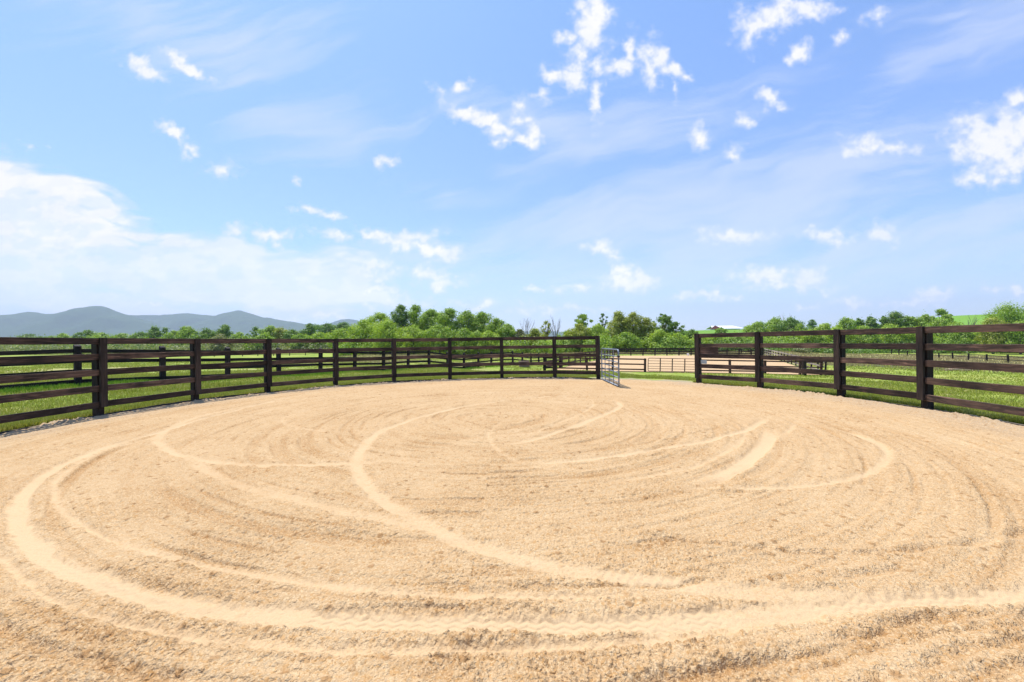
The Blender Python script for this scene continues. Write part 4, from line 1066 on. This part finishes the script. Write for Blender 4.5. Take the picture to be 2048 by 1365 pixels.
def rotc(u, v, d): c, s_ = math.cos(math.radians(d)), math.sin(math.radians(d)); return u*c+v*s_, -u*s_+v*c
BANK = ((-60,425,440,130,14,1.9),(-60,560,640,100,3,1.3),(330,548,430,84,6,1.7),(180,400,210,44,20,1.0),(560,545,160,34,4,.8))
bnk = nblobs(LU, LV, BANK)
ru, rv = rotc(LU, LV, -8); st1 = fbm(ru*4, rv*26, 230, 7); st1b = fbm(CU*16, CV*34, 232, 5)
dbank = sst(-.12, .50, bnk+1.6*(st1-.5)+.5*(st1b-.5))
upm = nblobs(LU, LV, ((-60,380,430,100,14,1.4),))
dbank = dbank*(.80+.20*sst(-.2, .35, upm+(st1-.5)*1.2))*(.80+.20*sst(.36, .6, st1b))
VEIL = ((1700,330,600,150,-14,.8),(1250,460,600,90,-4,.9),(1900,470,440,80,-10,.7),(1500,420,450,130,-12,.85),(950,530,600,70,0,.7),(1950,60,400,70,-18,.6),(350,60,320,60,15,.35),(1100,250,220,60,20,.4),(520,170,220,50,35,.25),(1500,200,330,80,-15,.5),(1800,150,300,50,-20,.4))
vel = nblobs(LU, LV, VEIL)
ru, rv = rotc(LU, LV, 14); st2 = fbm(ru*2.6, rv*15, 240, 7); st3 = fbm(ru*9, rv*60, 245, 5)
dveil = .60*sst(-.2, .85, vel+1.5*(st2-.5)+.45*(st3-.5))
hz_ = .42*sst(.26, -.01, CV+.10*(st2-.5))
thick = np.maximum(dpuff*.98, dbank)
dens = 1-(1-thick)*(1-dveil)*(1-hz_)
fade = sst(-1.74, -1.55, CU)*sst(1.74, 1.55, CU)*sst(1.11, 1.0, CV)
dens = dens*fade
# how white each part of the cloud is: thick cloud white, undersides and thin cloud a little bluer
und = sst(.42, .62, fbm(CU*22, CV*38+.4, 250, 5))
und2 = sst(.40, .60, fbm(LU*7, LV*20, 252, 6))
white = np.clip(thick*(.80+.20*und)*(1-.38*(1-und2)*sst(.42, .20, CV)), 0, 1)
RS = 12500.0
nrm = RS/np.sqrt(CU**2+1+CV**2)
V = np.stack([CU*nrm, nrm, CV*nrm], 2).reshape(-1, 3); nu, nv = CU.shape
ii = np.arange(nu-1)[:, None]*nv+np.arange(nv-1)[None]
me = npmesh('sky_clouds', V, np.stack([ii, ii+nv, ii+nv+1, ii+1], 2).reshape(-1, 4), 4, True)
setattr_f(me, 'gain', 1.08+.68*np.exp(-np.maximum(CV, 0)/.13)); setattr_f(me, 'dens', dens); setattr_f(me, 'white', white)
m, nt, out = mat('sunlit cloud'); m.cycles.emission_sampling = 'NONE'
em = N(nt, 'Emission'); tr = N(nt, 'BsdfTransparent'); ms = N(nt, 'MixShader')
k = 1/2**EXPO
nt.links.new(mixc(nt, attr(nt, 'white'), (.70*k, .775*k, .99*k), (.995*k, .975*k, 1.0*k)), em.inputs[0])
nt.links.new(attr(nt, 'gain'), em.inputs[1])
nt.links.new(attr(nt, 'dens'), ms.inputs[0]); nt.links.new(tr.outputs[0], ms.inputs[1]); nt.links.new(em.outputs[0], ms.inputs[2]); nt.links.new(ms.outputs[0], out.inputs[0])
tag(link('sky', me, m), None, None, kind='structure')

# ------------------------------------------------------------------ sun, camera, render
sd = bpy.data.lights.new('sun', 'SUN'); sd.energy = 3.6; sd.angle = math.radians(.55); sd.color = (1, .95, .87)
so = bpy.data.objects.new('sun', sd); COL.objects.link(so); so.rotation_euler = SUN.to_track_quat('Z', 'Y').to_euler(); so.location = (0, 0, 50)
cam = bpy.data.cameras.new('camera'); co = bpy.data.objects.new('camera', cam); COL.objects.link(co); scene.camera = co
cam.sensor_width = 36; cam.lens = 36*F/2048; cam.clip_start = .05; cam.clip_end = 30000
cam.shift_y = (HZ-682.5)/2048
co.matrix_world = Matrix.Translation((0, 0, HC)) @ Matrix.Rotation(PI/2, 4, 'X') @ Matrix.Rotation(-ROLL, 4, 'Z')
vs = scene.view_settings; vs.view_transform = 'Standard'; vs.look = 'None'; vs.gamma = 1; vs.exposure = EXPO
scene.render.resolution_x = 1024; scene.render.resolution_y = 682
